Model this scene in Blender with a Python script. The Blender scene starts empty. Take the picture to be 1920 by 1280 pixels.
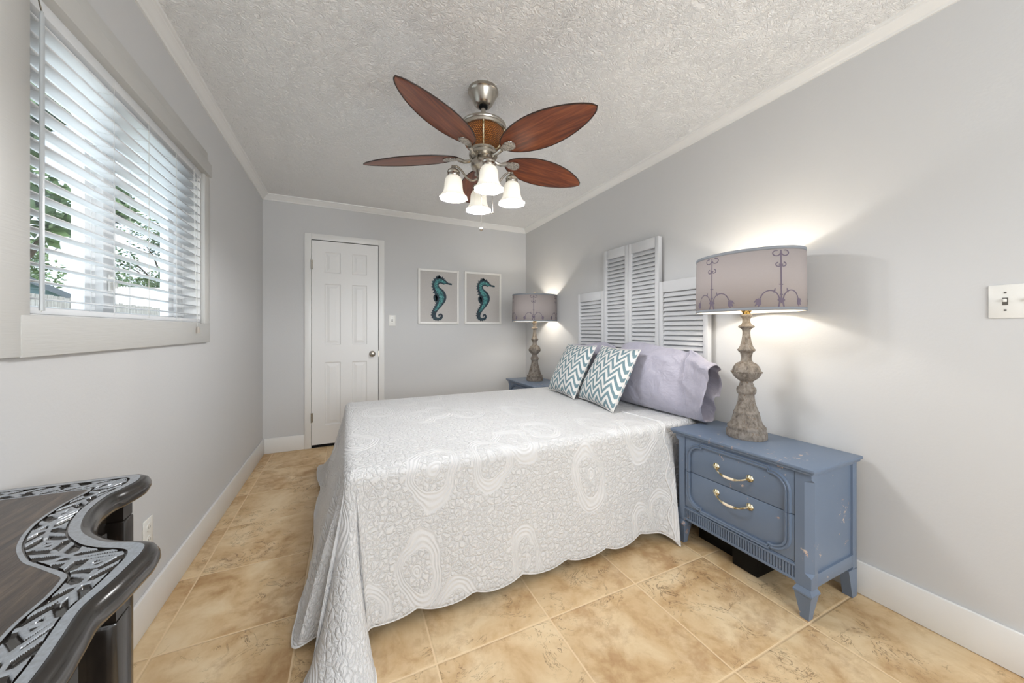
import bpy, bmesh, math, random
from mathutils import Vector, Matrix, noise
from math import sin, cos, pi, radians as R_

random.seed(7)
S = bpy.context.scene
COL = S.collection

# ---------------------------------------------------------------- camera, sky, sun, exposure
YAW = 0.4387
cam_d = bpy.data.cameras.new('camera')
cam = bpy.data.objects.new('camera', cam_d)
COL.objects.link(cam)
cam.location = (0, 0, 1.16)
cam.rotation_euler = (pi / 2, 0, -YAW)
cam_d.sensor_width = 36.0
cam_d.lens = 660.0 / 1920 * 36
cam_d.shift_y = -(640 - 618.4) / 1920
cam_d.clip_start = 0.02
cam_d.clip_end = 200
S.camera = cam

W = bpy.data.worlds.new('sky')
S.world = W
W.use_nodes = True
wn = W.node_tree
for n_ in list(wn.nodes):
    wn.nodes.remove(n_)
sky = wn.nodes.new('ShaderNodeTexSky')
sky.sky_type = 'NISHITA'
sky.sun_disc = False
sky.sun_elevation = R_(48)
sky.sun_rotation = R_(110)
sky.dust_density = 2.0
bg = wn.nodes.new('ShaderNodeBackground')
bg.inputs['Strength'].default_value = 0.30
wo = wn.nodes.new('ShaderNodeOutputWorld')
hs = wn.nodes.new('ShaderNodeHueSaturation')
hs.inputs['Saturation'].default_value = 0.42
wn.links.new(sky.outputs[0], hs.inputs['Color'])
wn.links.new(hs.outputs[0], bg.inputs['Color'])
wn.links.new(bg.outputs[0], wo.inputs['Surface'])

sun_d = bpy.data.lights.new('sun', 'SUN')
sun_d.energy = 2.6
sun_d.angle = R_(0.6)
sun_d.color = (1.0, 0.96, 0.9)
sun = bpy.data.objects.new('sun', sun_d)
COL.objects.link(sun)
sun.rotation_euler = (R_(-20), R_(38), 0)

S.view_settings.view_transform = 'Standard'
S.view_settings.look = 'None'
S.view_settings.gamma = 1.0
S.view_settings.exposure = 0.50
S.view_settings.use_curve_mapping = False
S.cycles.use_denoising = True
S.cycles.max_bounces = 12
S.cycles.diffuse_bounces = 8
S.cycles.sample_clamp_indirect = 6.0

FAN_W = 8.0      # each fan bulb
LAMP_W = 3.9      # each table lamp bulb



def area(name, loc, rot, sx, sy, watts, colr):
    d = bpy.data.lights.new(name, 'AREA')
    d.shape = 'RECTANGLE'
    d.size, d.size_y = sx, sy
    d.energy = watts
    d.color = colr
    o = bpy.data.objects.new(name, d)
    COL.objects.link(o)
    o.location = loc
    o.rotation_euler = rot
    return o


# added fill lamp before the windowless rear wall, and daylight through the blinds
area('rear_fill_light', (0.75, -1.86, 1.45), (pi / 2, 0, 0), 1.9, 1.25, 50, (0.92, 0.965, 1.0))
area('window_daylight', (-1.02, 1.85, 1.62), (0, -pi / 2, 0), 0.9, 1.3, 8, (0.93, 0.97, 1.0))

# room: left wall x=XL, right wall x=XR, far wall y=YB, rear wall y=YF
XL, XR, YB, YF, ZC = -0.712, 2.053, 3.965, -1.9, 2.43

# ---------------------------------------------------------------- materials
def srgb(r, g, b):
    f = lambda c: (c / 255 / 12.92) if c / 255 <= 0.04045 else ((c / 255 + 0.055) / 1.055) ** 2.4
    return (f(r), f(g), f(b), 1)


class N:
    """tiny node-graph helper"""
    def __init__(s, name, col=(0.8, 0.8, 0.8, 1), rough=0.5, metal=0.0, spec=0.5):
        s.m = bpy.data.materials.new(name)
        s.m.use_nodes = True
        s.t = s.m.node_tree
        s.b = s.t.nodes['Principled BSDF']
        s.out = s.t.nodes['Material Output']
        s.b.inputs['Base Color'].default_value = col
        s.b.inputs['Roughness'].default_value = rough
        s.b.inputs['Metallic'].default_value = metal
        s.b.inputs['Specular IOR Level'].default_value = spec

    def n(s, typ, **kw):
        nd = s.t.nodes.new('ShaderNode' + typ)
        for k, v in kw.items():
            setattr(nd, k, v)
        return nd

    def set(s, sock, v):
        if v is None:
            return
        if isinstance(v, bpy.types.NodeSocket):
            s.t.links.new(v, sock)
        else:
            sock.default_value = v

    def coord(s, which='Object'):
        return s.n('TexCoord').outputs[which]

    def math(s, op, a, b=None, c=None, clamp=False):
        nd = s.n('Math', operation=op, use_clamp=clamp)
        s.set(nd.inputs[0], a)
        s.set(nd.inputs[1], b)
        s.set(nd.inputs[2], c)
        return nd.outputs[0]

    def vmath(s, op, a, b=None):
        nd = s.n('VectorMath', operation=op)
        s.set(nd.inputs[0], a)
        s.set(nd.inputs[1], b)
        return nd.outputs[0]

    def sep(s, v):
        nd = s.n('SeparateXYZ')
        s.set(nd.inputs[0], v)
        return nd.outputs

    def comb(s, x=0.0, y=0.0, z=0.0):
        nd = s.n('CombineXYZ')
        for i, v in enumerate((x, y, z)):
            s.set(nd.inputs[i], v)
        return nd.outputs[0]

    def map(s, v, scale=(1, 1, 1), loc=(0, 0, 0), rot=(0, 0, 0)):
        nd = s.n('Mapping')
        s.set(nd.inputs['Vector'], v)
        nd.inputs['Scale'].default_value = scale
        nd.inputs['Location'].default_value = loc
        nd.inputs['Rotation'].default_value = rot
        return nd.outputs[0]

    def noise(s, v, scale=5.0, detail=2.0, rough=0.5, dist=0.0):
        nd = s.n('TexNoise')
        s.set(nd.inputs['Vector'], v)
        nd.inputs['Scale'].default_value = scale
        nd.inputs['Detail'].default_value = detail
        nd.inputs['Roughness'].default_value = rough
        nd.inputs['Distortion'].default_value = dist
        return nd.outputs[0]

    def voro(s, v, scale=5.0, feature='F1', rnd=1.0, out='Distance', dim='3D'):
        nd = s.n('TexVoronoi', feature=feature, voronoi_dimensions=dim)
        s.set(nd.inputs['Vector'], v)
        nd.inputs['Scale'].default_value = scale
        nd.inputs['Randomness'].default_value = rnd
        return nd.outputs[out]

    def ramp(s, f, stops, interp='LINEAR'):
        nd = s.n('ValToRGB')
        cr = nd.color_ramp
        cr.interpolation = interp
        while len(cr.elements) < len(stops):
            cr.elements.new(0.5)
        for e, (p, c) in zip(cr.elements, stops):
            e.position = p
            e.color = c if len(c) == 4 else (*c, 1)
        s.set(nd.inputs[0], f)
        return nd.outputs[0]

    def mix(s, f, a, b, blend='MIX'):
        nd = s.n('Mix', data_type='RGBA', blend_type=blend)
        s.set(nd.inputs[0], f)
        s.set(nd.inputs[6], a)
        s.set(nd.inputs[7], b)
        return nd.outputs[2]

    def bump(s, h, strength=0.3, dist=0.01):
        nd = s.n('Bump')
        nd.inputs['Strength'].default_value = strength
        nd.inputs['Distance'].default_value = dist
        s.set(nd.inputs['Height'], h)
        s.t.links.new(nd.outputs[0], s.b.inputs['Normal'])
        return nd.outputs[0]

    def base(s, v):
        s.set(s.b.inputs['Base Color'], v)

    def rough(s, v):
        s.set(s.b.inputs['Roughness'], v)


G = lambda v: (v, v, v, 1)
M = {}

k = N('wall_paint', (0.585, 0.585, 0.585, 1), 0.65, spec=0.3)
nz = k.noise(k.coord(), 90, 3, 0.6)
nz2 = k.noise(k.coord(), 9, 3, 0.6)
k.bump(k.math('ADD', nz, k.math('MULTIPLY', nz2, 0.8)), 0.12, 0.004)
M['wall'] = k.m

k = N('ceiling_paint', (0.90, 0.90, 0.895, 1), 0.8, spec=0.2)
c = k.coord()
wv = k.vmath('ADD', c, k.vmath('SCALE', k.n('TexNoise').outputs['Color'], None))
st = k.noise(k.map(c, (1, 1, 1)), 26, 4, 0.62, 1.6)
st2 = k.noise(c, 7, 2, 0.5)
ridge = k.math('SUBTRACT', 1.0, k.math('MULTIPLY', k.math('ABSOLUTE', k.math('SUBTRACT', st, 0.5)), 7.0), clamp=True)
k.bump(k.math('MULTIPLY', ridge, k.math('ADD', st2, 0.15)), 0.68, 0.012)
M['ceiling'] = k.m

k = N('trim_white', (0.76, 0.755, 0.74, 1), 0.35)
k.bump(k.noise(k.map(k.coord(), (6, 6, 1)), 20, 2), 0.05, 0.003)
M['trim'] = k.m
k = N('trim_brushed_paint', (0.52, 0.515, 0.495, 1), 0.45)
k.bump(k.noise(k.map(k.coord(), (30, 2, 40)), 6, 3), 0.18, 0.003)
M['casing'] = k.m
k = N('door_white', (0.78, 0.775, 0.765, 1), 0.4)
k.bump(k.noise(k.map(k.coord(), (60, 60, 2)), 4, 3), 0.06, 0.002)
M['door'] = k.m

# floor tile
k = N('floor_tile', G(0.5), 0.42, spec=0.4)
c = k.coord()
P_ = 0.4555
sx, sy, sz = k.sep(k.map(c, (1 / P_, 1 / P_, 1), (-0.282 / P_ + 20, -1.217 / P_ + 20, 0)))
fx, fy = k.math('FRACT', sx), k.math('FRACT', sy)
ix, iy = k.math('FLOOR', sx), k.math('FLOOR', sy)
wnz = k.n('TexWhiteNoise', noise_dimensions='2D')
k.set(wnz.inputs['Vector'], k.comb(ix, iy, 0.0))
off = k.vmath('SCALE', wnz.outputs['Color'])
off.node.inputs['Scale'].default_value = 30
tc = k.vmath('ADD', c, off)
n1 = k.noise(tc, 5.0, 6, 0.62, 0.4)
n2 = k.noise(tc, 17, 5, 0.65, 0.3)
n3 = k.noise(tc, 2.2, 3, 0.5)
base = k.ramp(n1, [(0.28, srgb(172, 136, 92)), (0.44, srgb(203, 173, 131)), (0.60, srgb(218, 194, 156)), (0.8, srgb(228, 210, 178))])
blot = k.ramp(k.math('MULTIPLY', n2, n3), [(0.24, G(0)), (0.36, G(1))])
base = k.mix(k.math('MULTIPLY', k.sep(blot)[0], 0.42), base, srgb(150, 106, 62))
cr = k.noise(tc, 6.5, 5, 0.7, 1.0)
crk = k.math('SUBTRACT', 1.0, k.math('MULTIPLY', k.math('ABSOLUTE', k.math('SUBTRACT', cr, 0.5)), 75.0), clamp=True)
msk = k.ramp(k.noise(tc, 4.3, 3, 0.6), [(0.50, G(0)), (0.60, G(1))])
base = k.mix(k.math('MULTIPLY', k.math('MULTIPLY', crk, k.sep(msk)[0]), 0.8), base, srgb(92, 66, 40))
ex = k.math('MINIMUM', fx, k.math('SUBTRACT', 1.0, fx))
ey = k.math('MINIMUM', fy, k.math('SUBTRACT', 1.0, fy))
ed = k.math('MINIMUM', ex, ey)
grout = k.math('LESS_THAN', ed, 0.0068)
base = k.mix(grout, base, srgb(222, 196, 158))
k.base(base)
k.rough(k.math('ADD', 0.33, k.math('MULTIPLY', n2, 0.3)))
edge = k.n('MapRange')
k.set(edge.inputs[0], ed)
edge.inputs[1].default_value = 0.003
edge.inputs[2].default_value = 0.016
k.bump(k.math('ADD', edge.outputs[0], k.math('MULTIPLY', n2, 0.2)), 0.4, 0.004)
M['floor'] = k.m

# quilt
k = N('white_quilt', (0.70, 0.70, 0.705, 1), 0.85, spec=0.15)
k.b.inputs['Sheen Weight'].default_value = 0.15
uv = k.coord('UV')
wob = k.n('TexNoise')
k.set(wob.inputs['Vector'], uv)
wob.inputs['Scale'].default_value = 4.0
wobs = k.vmath('SCALE', k.vmath('SUBTRACT', wob.outputs['Color'], (0.5, 0.5, 0.5)))
wobs.node.inputs['Scale'].default_value = 0.16
uvw = k.vmath('ADD', uv, wobs)
me = k.noise(uv, 50, 1.0, 0.45, 0.9)
mea = k.math('SUBTRACT', 1.0, k.math('MULTIPLY', k.math('ABSOLUTE', k.math('SUBTRACT', me, 0.5)), 17.0), clamp=True)
stretch = k.map(uvw, (3.6, 2.1, 0), rot=(0, 0, 0.5))
vd = k.voro(stretch, 1.0, 'F1', 0.85, dim='2D')
rings = k.math('SINE', k.math('MULTIPLY', vd, 150.0))
ringm = k.math('MULTIPLY', k.math('ADD', rings, 1.0), 0.5)
ringband = k.ramp(vd, [(0.0, G(1)), (0.07, G(1)), (0.075, G(0)), (0.20, G(0)), (0.21, G(1)), (0.34, G(1)), (0.35, G(0))], 'LINEAR')
rb = k.sep(ringband)[0]
wob2 = k.n('TexNoise')
k.set(wob2.inputs['Vector'], uv)
wob2.inputs['Scale'].default_value = 42.0
wob2s = k.vmath('SCALE', k.vmath('SUBTRACT', wob2.outputs['Color'], (0.5, 0.5, 0.5)))
wob2s.node.inputs['Scale'].default_value = 0.022
peb = k.voro(k.vmath('ADD', k.map(uv, (1, 1, 0)), wob2s), 36.0, 'DISTANCE_TO_EDGE', 1.0, dim='2D')
pebh = k.math('POWER', k.math('MULTIPLY', peb, 4.2, clamp=True), 0.6)
pebh = k.math('MULTIPLY', pebh, k.math('SUBTRACT', 1.0, k.math('MULTIPLY', mea, 0.6)))
h1 = k.math('MULTIPLY', pebh, k.math('SUBTRACT', 1.0, rb))
h2 = k.math('MULTIPLY', ringm, rb)
fine = k.noise(uv, 160, 2, 0.6)
k.bump(k.math('ADD', k.math('ADD', h1, k.math('MULTIPLY', h2, 0.5)), k.math('MULTIPLY', fine, 0.15)), 0.62, 0.0085)
M['quilt'] = k.m
k = N('quilt_binding', (0.73, 0.73, 0.735, 1), 0.85, spec=0.15)
M['binding'] = k.m

k = N('mattress_fabric', (0.7, 0.69, 0.66, 1), 0.9)
M['mattress'] = k.m
k = N('black_metal', (0.004, 0.004, 0.004, 1), 0.6, spec=0.2)
M['black'] = k.m

# chevron
k = N('chevron_fabric', G(0.7), 0.9, spec=0.1)
ux, uy, uz = k.sep(k.coord('UV'))
tri = k.math('PINGPONG', k.math('MULTIPLY', ux, 4.6), 0.5)
ph = k.math('ADD', k.math('MULTIPLY', uy, 7.6), k.math('MULTIPLY', tri, 2.3))
stripe = k.math('GREATER_THAN', k.math('FRACT', ph), 0.5)
weave = k.noise(k.coord('UV'), 170, 2)
col = k.mix(stripe, srgb(226, 224, 220), srgb(116, 140, 148))
col = k.mix(k.math('MULTIPLY', weave, 0.18), col, srgb(120, 130, 134))
k.base(col)
k.bump(weave, 0.2, 0.002)
M['chevron'] = k.m

k = N('lavender_sateen', srgb(172, 166, 190), 0.45, spec=0.35)
k.b.inputs['Sheen Weight'].default_value = 0.3
c = k.coord()
w1 = k.noise(c, 9, 3, 0.55, 1.2)
w2 = k.noise(c, 28, 3, 0.6, 0.6)
k.bump(k.math('ADD', w1, k.math('MULTIPLY', w2, 0.25)), 0.45, 0.03)
k.base(k.mix(w2, srgb(158, 156, 172), srgb(178, 175, 188)))
M['lavender'] = k.m

# louvered shutters
k = N('shutter_paint', srgb(200, 201, 203), 0.5)
k.bump(k.noise(k.map(k.coord(), (20, 20, 2)), 8, 3), 0.1, 0.002)
M['shutter'] = k.m

# blue chipped paint
k = N('blue_chipped_paint', G(0.2), 0.38, spec=0.5)
c = k.coord()
ch = k.noise(c, 26, 5, 0.72, 0.3)
big = k.noise(c, 5.5, 2, 0.5)
chip = k.ramp(k.math('ADD', ch, k.math('MULTIPLY', big, 0.55)), [(0.95, G(0)), (0.96, G(1))])
tone = k.noise(c, 3, 3)
blue = k.mix(tone, srgb(92, 108, 130), srgb(112, 126, 146))
wood = k.mix(k.noise(c, 40, 1), srgb(206, 200, 190), srgb(150, 92, 66))
k.base(k.mix(k.sep(chip)[0], blue, wood))
k.bump(k.noise(k.map(c, (3, 20, 20)), 6, 3), 0.05, 0.002)
M['blue'] = k.m

k = N('aged_brass', srgb(196, 170, 108), 0.35, 0.85)
k.base(k.mix(k.ramp(k.noise(k.coord(), 60, 3), [(0.4, G(0)), (0.55, G(1))]), srgb(150, 128, 76), srgb(226, 216, 188)))
M['brass'] = k.m
k = N('porcelain', srgb(238, 222, 196), 0.25)
M['porcelain'] = k.m

# lamp wood
k = N('weathered_wood', G(0.3), 0.75, spec=0.2)
c = k.coord()
a_ = k.noise(k.map(c, (1, 1, 0.6)), 48, 6, 0.75, 0.4)
b_ = k.noise(c, 70, 3, 0.6)
col = k.ramp(a_, [(0.28, srgb(72, 66, 62)), (0.45, srgb(116, 108, 100)), (0.6, srgb(142, 135, 127)), (0.75, srgb(122, 118, 115))])
k.base(k.mix(k.ramp(b_, [(0.6, G(0)), (0.75, G(1))]), col, srgb(108, 86, 66)))
k.bump(k.math('ADD', a_, b_), 0.35, 0.004)
M['lampwood'] = k.m
k = N('gold_leaf_socket', srgb(176, 140, 72), 0.4, 0.5)
k.base(k.mix(k.ramp(k.noise(k.coord(), 120, 2), [(0.45, G(0)), (0.5, G(1))]), srgb(70, 52, 26), srgb(204, 172, 100)))
M['goldneck'] = k.m


def shade_mat(name, colr):
    k = N(name, colr, 0.9, spec=0.1)
    lin = k.noise(k.map(k.coord(), (1, 1, 6)), 60, 3, 0.6)
    cc = k.mix(k.math('MULTIPLY', lin, 0.25), colr, srgb(150, 138, 132))
    k.base(cc)
    tr = k.n('BsdfTranslucent')
    tr.inputs['Color'].default_value = srgb(200, 140, 118)
    mx = k.n('MixShader')
    mx.inputs[0].default_value = 0.055
    k.t.links.new(k.b.outputs[0], mx.inputs[1])
    k.t.links.new(tr.outputs[0], mx.inputs[2])
    k.t.links.new(mx.outputs[0], k.out.inputs['Surface'])
    return k.m


M['shade'] = shade_mat('linen_shade', srgb(166, 158, 156))
k = N('shade_trim_band', srgb(132, 136, 142), 0.85)
M['band'] = k.m
k = N('shade_print', srgb(104, 94, 108), 0.9)
M['print'] = k.m
k = N('shade_lining', srgb(240, 232, 215), 0.9)
M['lining'] = k.m

# fan
k = N('walnut_blade', G(0.2), 0.28, spec=0.5)
ux, uy, uz = k.sep(k.coord('Object'))
vv = k.comb(k.math('MULTIPLY', ux, 2.2), k.math('MULTIPLY', uy, 26.0), uz)
g1 = k.noise(vv, 2.0, 5, 0.62, 0.5)
g2 = k.noise(k.comb(k.math('MULTIPLY', ux, 5.0), k.math('MULTIPLY', uy, 110.0), uz), 2.0, 3, 0.6)
col = k.ramp(g1, [(0.3, srgb(84, 37, 18)), (0.5, srgb(128, 64, 32)), (0.68, srgb(160, 90, 48))])
k.base(k.mix(k.math('MULTIPLY', g2, 0.3), col, srgb(62, 26, 16)))
M['blade'] = k.m
k = N('blade_edge', srgb(48, 34, 28), 0.4)
M['bladeedge'] = k.m
k = N('brushed_nickel', srgb(176, 170, 160), 0.26, 1.0)
M['nickel'] = k.m
k = N('antique_silver', srgb(208, 202, 192), 0.35, 0.8)
vo = k.voro(k.coord(), 130, 'F1')
k.bump(vo, 0.9, 0.006)
k.base(k.mix(vo, srgb(120, 112, 104), srgb(232, 226, 218)))
M['filigree'] = k.m
k = N('woven_rattan', G(0.2), 0.45)
ux, uy, uz = k.sep(k.coord('UV'))
row = k.math('FLOOR', k.math('MULTIPLY', uy, 16.0))
sx = k.math('ADD', k.math('MULTIPLY', ux, 64.0), k.math('MULTIPLY', row, 0.5))
hx = k.math('ABSOLUTE', k.math('SINE', k.math('MULTIPLY', sx, pi)))
hy = k.math('ABSOLUTE', k.math('SINE', k.math('MULTIPLY', uy, pi * 16.0)))
hh = k.math('MULTIPLY', hx, hy)
k.base(k.ramp(hh, [(0.0, srgb(52, 24, 8)), (0.35, srgb(134, 74, 26)), (1.0, srgb(198, 126, 54))]))
k.bump(hh, 0.8, 0.006)
M['rattan'] = k.m

k = N('frosted_glass', (0.95, 0.92, 0.84, 1), 0.5)
tr = k.n('BsdfTranslucent')
tr.inputs['Color'].default_value = (0.95, 0.93, 0.86, 1)
mx = k.n('MixShader')
mx.inputs[0].default_value = 0.0026
em = k.n('Emission')
em.inputs['Color'].default_value = (1.0, 0.93, 0.74, 1)
em.inputs['Strength'].default_value = 0.14
ad = k.n('AddShader')
k.t.links.new(k.b.outputs[0], mx.inputs[1])
k.t.links.new(tr.outputs[0], mx.inputs[2])
k.t.links.new(mx.outputs[0], ad.inputs[0])
k.t.links.new(em.outputs[0], ad.inputs[1])
k.t.links.new(ad.outputs[0], k.out.inputs['Surface'])
M['frost'] = k.m
k = N('lit_bulb', G(1), 0.5)
k.b.inputs['Emission Color'].default_value = (1, 0.95, 0.85, 1)
k.b.inputs['Emission Strength'].default_value = 4.0
M['bulb'] = k.m

# pictures
k = N('print_paper', srgb(186, 182, 178), 0.5)
k.base(k.mix(k.noise(k.map(k.coord(), (1, 1, 1)), 120, 2), srgb(178, 174, 171), srgb(192, 188, 184)))
M['paper'] = k.m
k = N('seahorse_dark', srgb(30, 44, 58), 0.6)
c = k.coord()
k.base(k.ramp(k.noise(c, 60, 3, 0.7), [(0.35, srgb(24, 30, 48)), (0.6, srgb(34, 62, 72)), (0.75, srgb(56, 110, 112))]))
M['sea_d'] = k.m
k = N('seahorse_teal', srgb(60, 130, 130), 0.6)
k.base(k.ramp(k.noise(c if False else k.coord(), 75, 3, 0.7), [(0.36, srgb(22, 46, 58)), (0.5, srgb(56, 122, 124)), (0.64, srgb(104, 176, 172))]))
M['sea_t'] = k.m
M['frame_white'] = N('frame_white', srgb(232, 230, 226), 0.35).m

# dresser
k = N('dark_lacquer', srgb(44, 38, 34), 0.2, spec=0.6)
k.b.inputs['Coat Weight'].default_value = 0.4
k.base(k.mix(k.noise(k.map(k.coord(), (30, 2, 30)), 4, 4), srgb(22, 19, 17), srgb(44, 38, 33)))
M['lacquer'] = k.m
k = N('dark_veneer_top', srgb(84, 74, 66), 0.36, spec=0.6)
k.b.inputs['Coat Weight'].default_value = 0.2
k.b.inputs['Coat Roughness'].default_value = 0.2
g = k.noise(k.map(k.coord(), (34, 3.0, 1), rot=(0, 0, 0.25)), 2.2, 5, 0.7, 0.5)
k.base(k.ramp(g, [(0.34, srgb(34, 27, 22)), (0.5, srgb(60, 48, 38)), (0.66, srgb(94, 80, 66))]))
k.bump(g, 0.35, 0.003)
M['veneer'] = k.m
k = N('carved_lacquer_painted_sheen', srgb(128, 130, 134), 0.26, 0.35, 0.6)  # pale metallic grey: the window's bluish sheen put into the colour
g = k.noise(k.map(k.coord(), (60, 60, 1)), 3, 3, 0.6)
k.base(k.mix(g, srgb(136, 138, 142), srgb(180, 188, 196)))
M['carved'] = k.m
k = N('burl_inlay', G(0.2), 0.3)
bn = k.noise(k.coord(), 24, 5, 0.7, 1.5)
k.base(k.ramp(bn, [(0.3, srgb(28, 18, 12)), (0.5, srgb(86, 56, 36)), (0.65, srgb(122, 86, 58))]))
M['burl'] = k.m

# window, blinds, hardware
M['vinyl'] = N('window_vinyl', srgb(232, 233, 233), 0.4).m
k = N('blind_slat', srgb(228, 230, 232), 0.4)
tr = k.n('BsdfTranslucent')
tr.inputs['Color'].default_value = (0.8, 0.82, 0.85, 1)
mx = k.n('MixShader')
mx.inputs[0].default_value = 0.12
k.t.links.new(k.b.outputs[0], mx.inputs[1])
k.t.links.new(tr.outputs[0], mx.inputs[2])
k.t.links.new(mx.outputs[0], k.out.inputs['Surface'])
M['slat'] = k.m
M['wand'] = N('wand_plastic', srgb(170, 174, 176), 0.25).m
M['cord'] = N('blind_cord', srgb(205, 205, 202), 0.8).m
k = N('window_glass', G(1), 0.0)
tp = k.n('BsdfTransparent')
tp.inputs['Color'].default_value = (0.93, 0.97, 1.0, 1)
gl = k.n('BsdfGlossy')
gl.inputs['Roughness'].default_value = 0.02
mx = k.n('MixShader')
mx.inputs[0].default_value = 0.06
k.t.links.new(tp.outputs[0], mx.inputs[1])
k.t.links.new(gl.outputs[0], mx.inputs[2])
k.t.links.new(mx.outputs[0], k.out.inputs['Surface'])
M['glass'] = k.m
M['plate'] = N('switch_plastic', srgb(228, 227, 222), 0.3).m
M['plate_dark'] = N('switch_slot', srgb(90, 86, 80), 0.5).m
M['tassel'] = N('tassel_wood', srgb(168, 160, 150), 0.5).m

# outdoors
k = N('weathered_fence', G(0.4), 0.9)
c = k.coord()
k.base(k.ramp(k.noise(k.map(c, (1, 9, 0.8)), 3, 4, 0.6), [(0.3, srgb(112, 108, 102)), (0.6, srgb(158, 156, 152)), (0.8, srgb(186, 186, 184))]))
M['fence'] = k.m
k = N('lawn', G(0.2), 0.95)
k.base(k.ramp(k.noise(k.coord(), 3, 5, 0.7), [(0.3, srgb(70, 92, 48)), (0.7, srgb(126, 140, 84))]))
M['lawn'] = k.m
k = N('blue_siding', srgb(150, 178, 196), 0.7)
ux, uy, uz = k.sep(k.coord())
k.bump(k.math('FRACT', k.math('MULTIPLY', uz, 6.0)), 0.8, 0.02)
M['siding'] = k.m
M['roof_w'] = N('pale_roof', srgb(226, 222, 214), 0.7).m
M['roof_d'] = N('dark_roof_edge', srgb(112, 120, 128), 0.7).m
k = N('leaf_green', G(0.1), 0.7)
k.base(k.mix(k.noise(k.coord(), 1.4, 2), srgb(58, 82, 52), srgb(120, 146, 92)))
M['leaf'] = k.m
M['bark'] = N('bark', srgb(92, 80, 68), 0.9).m


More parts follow.
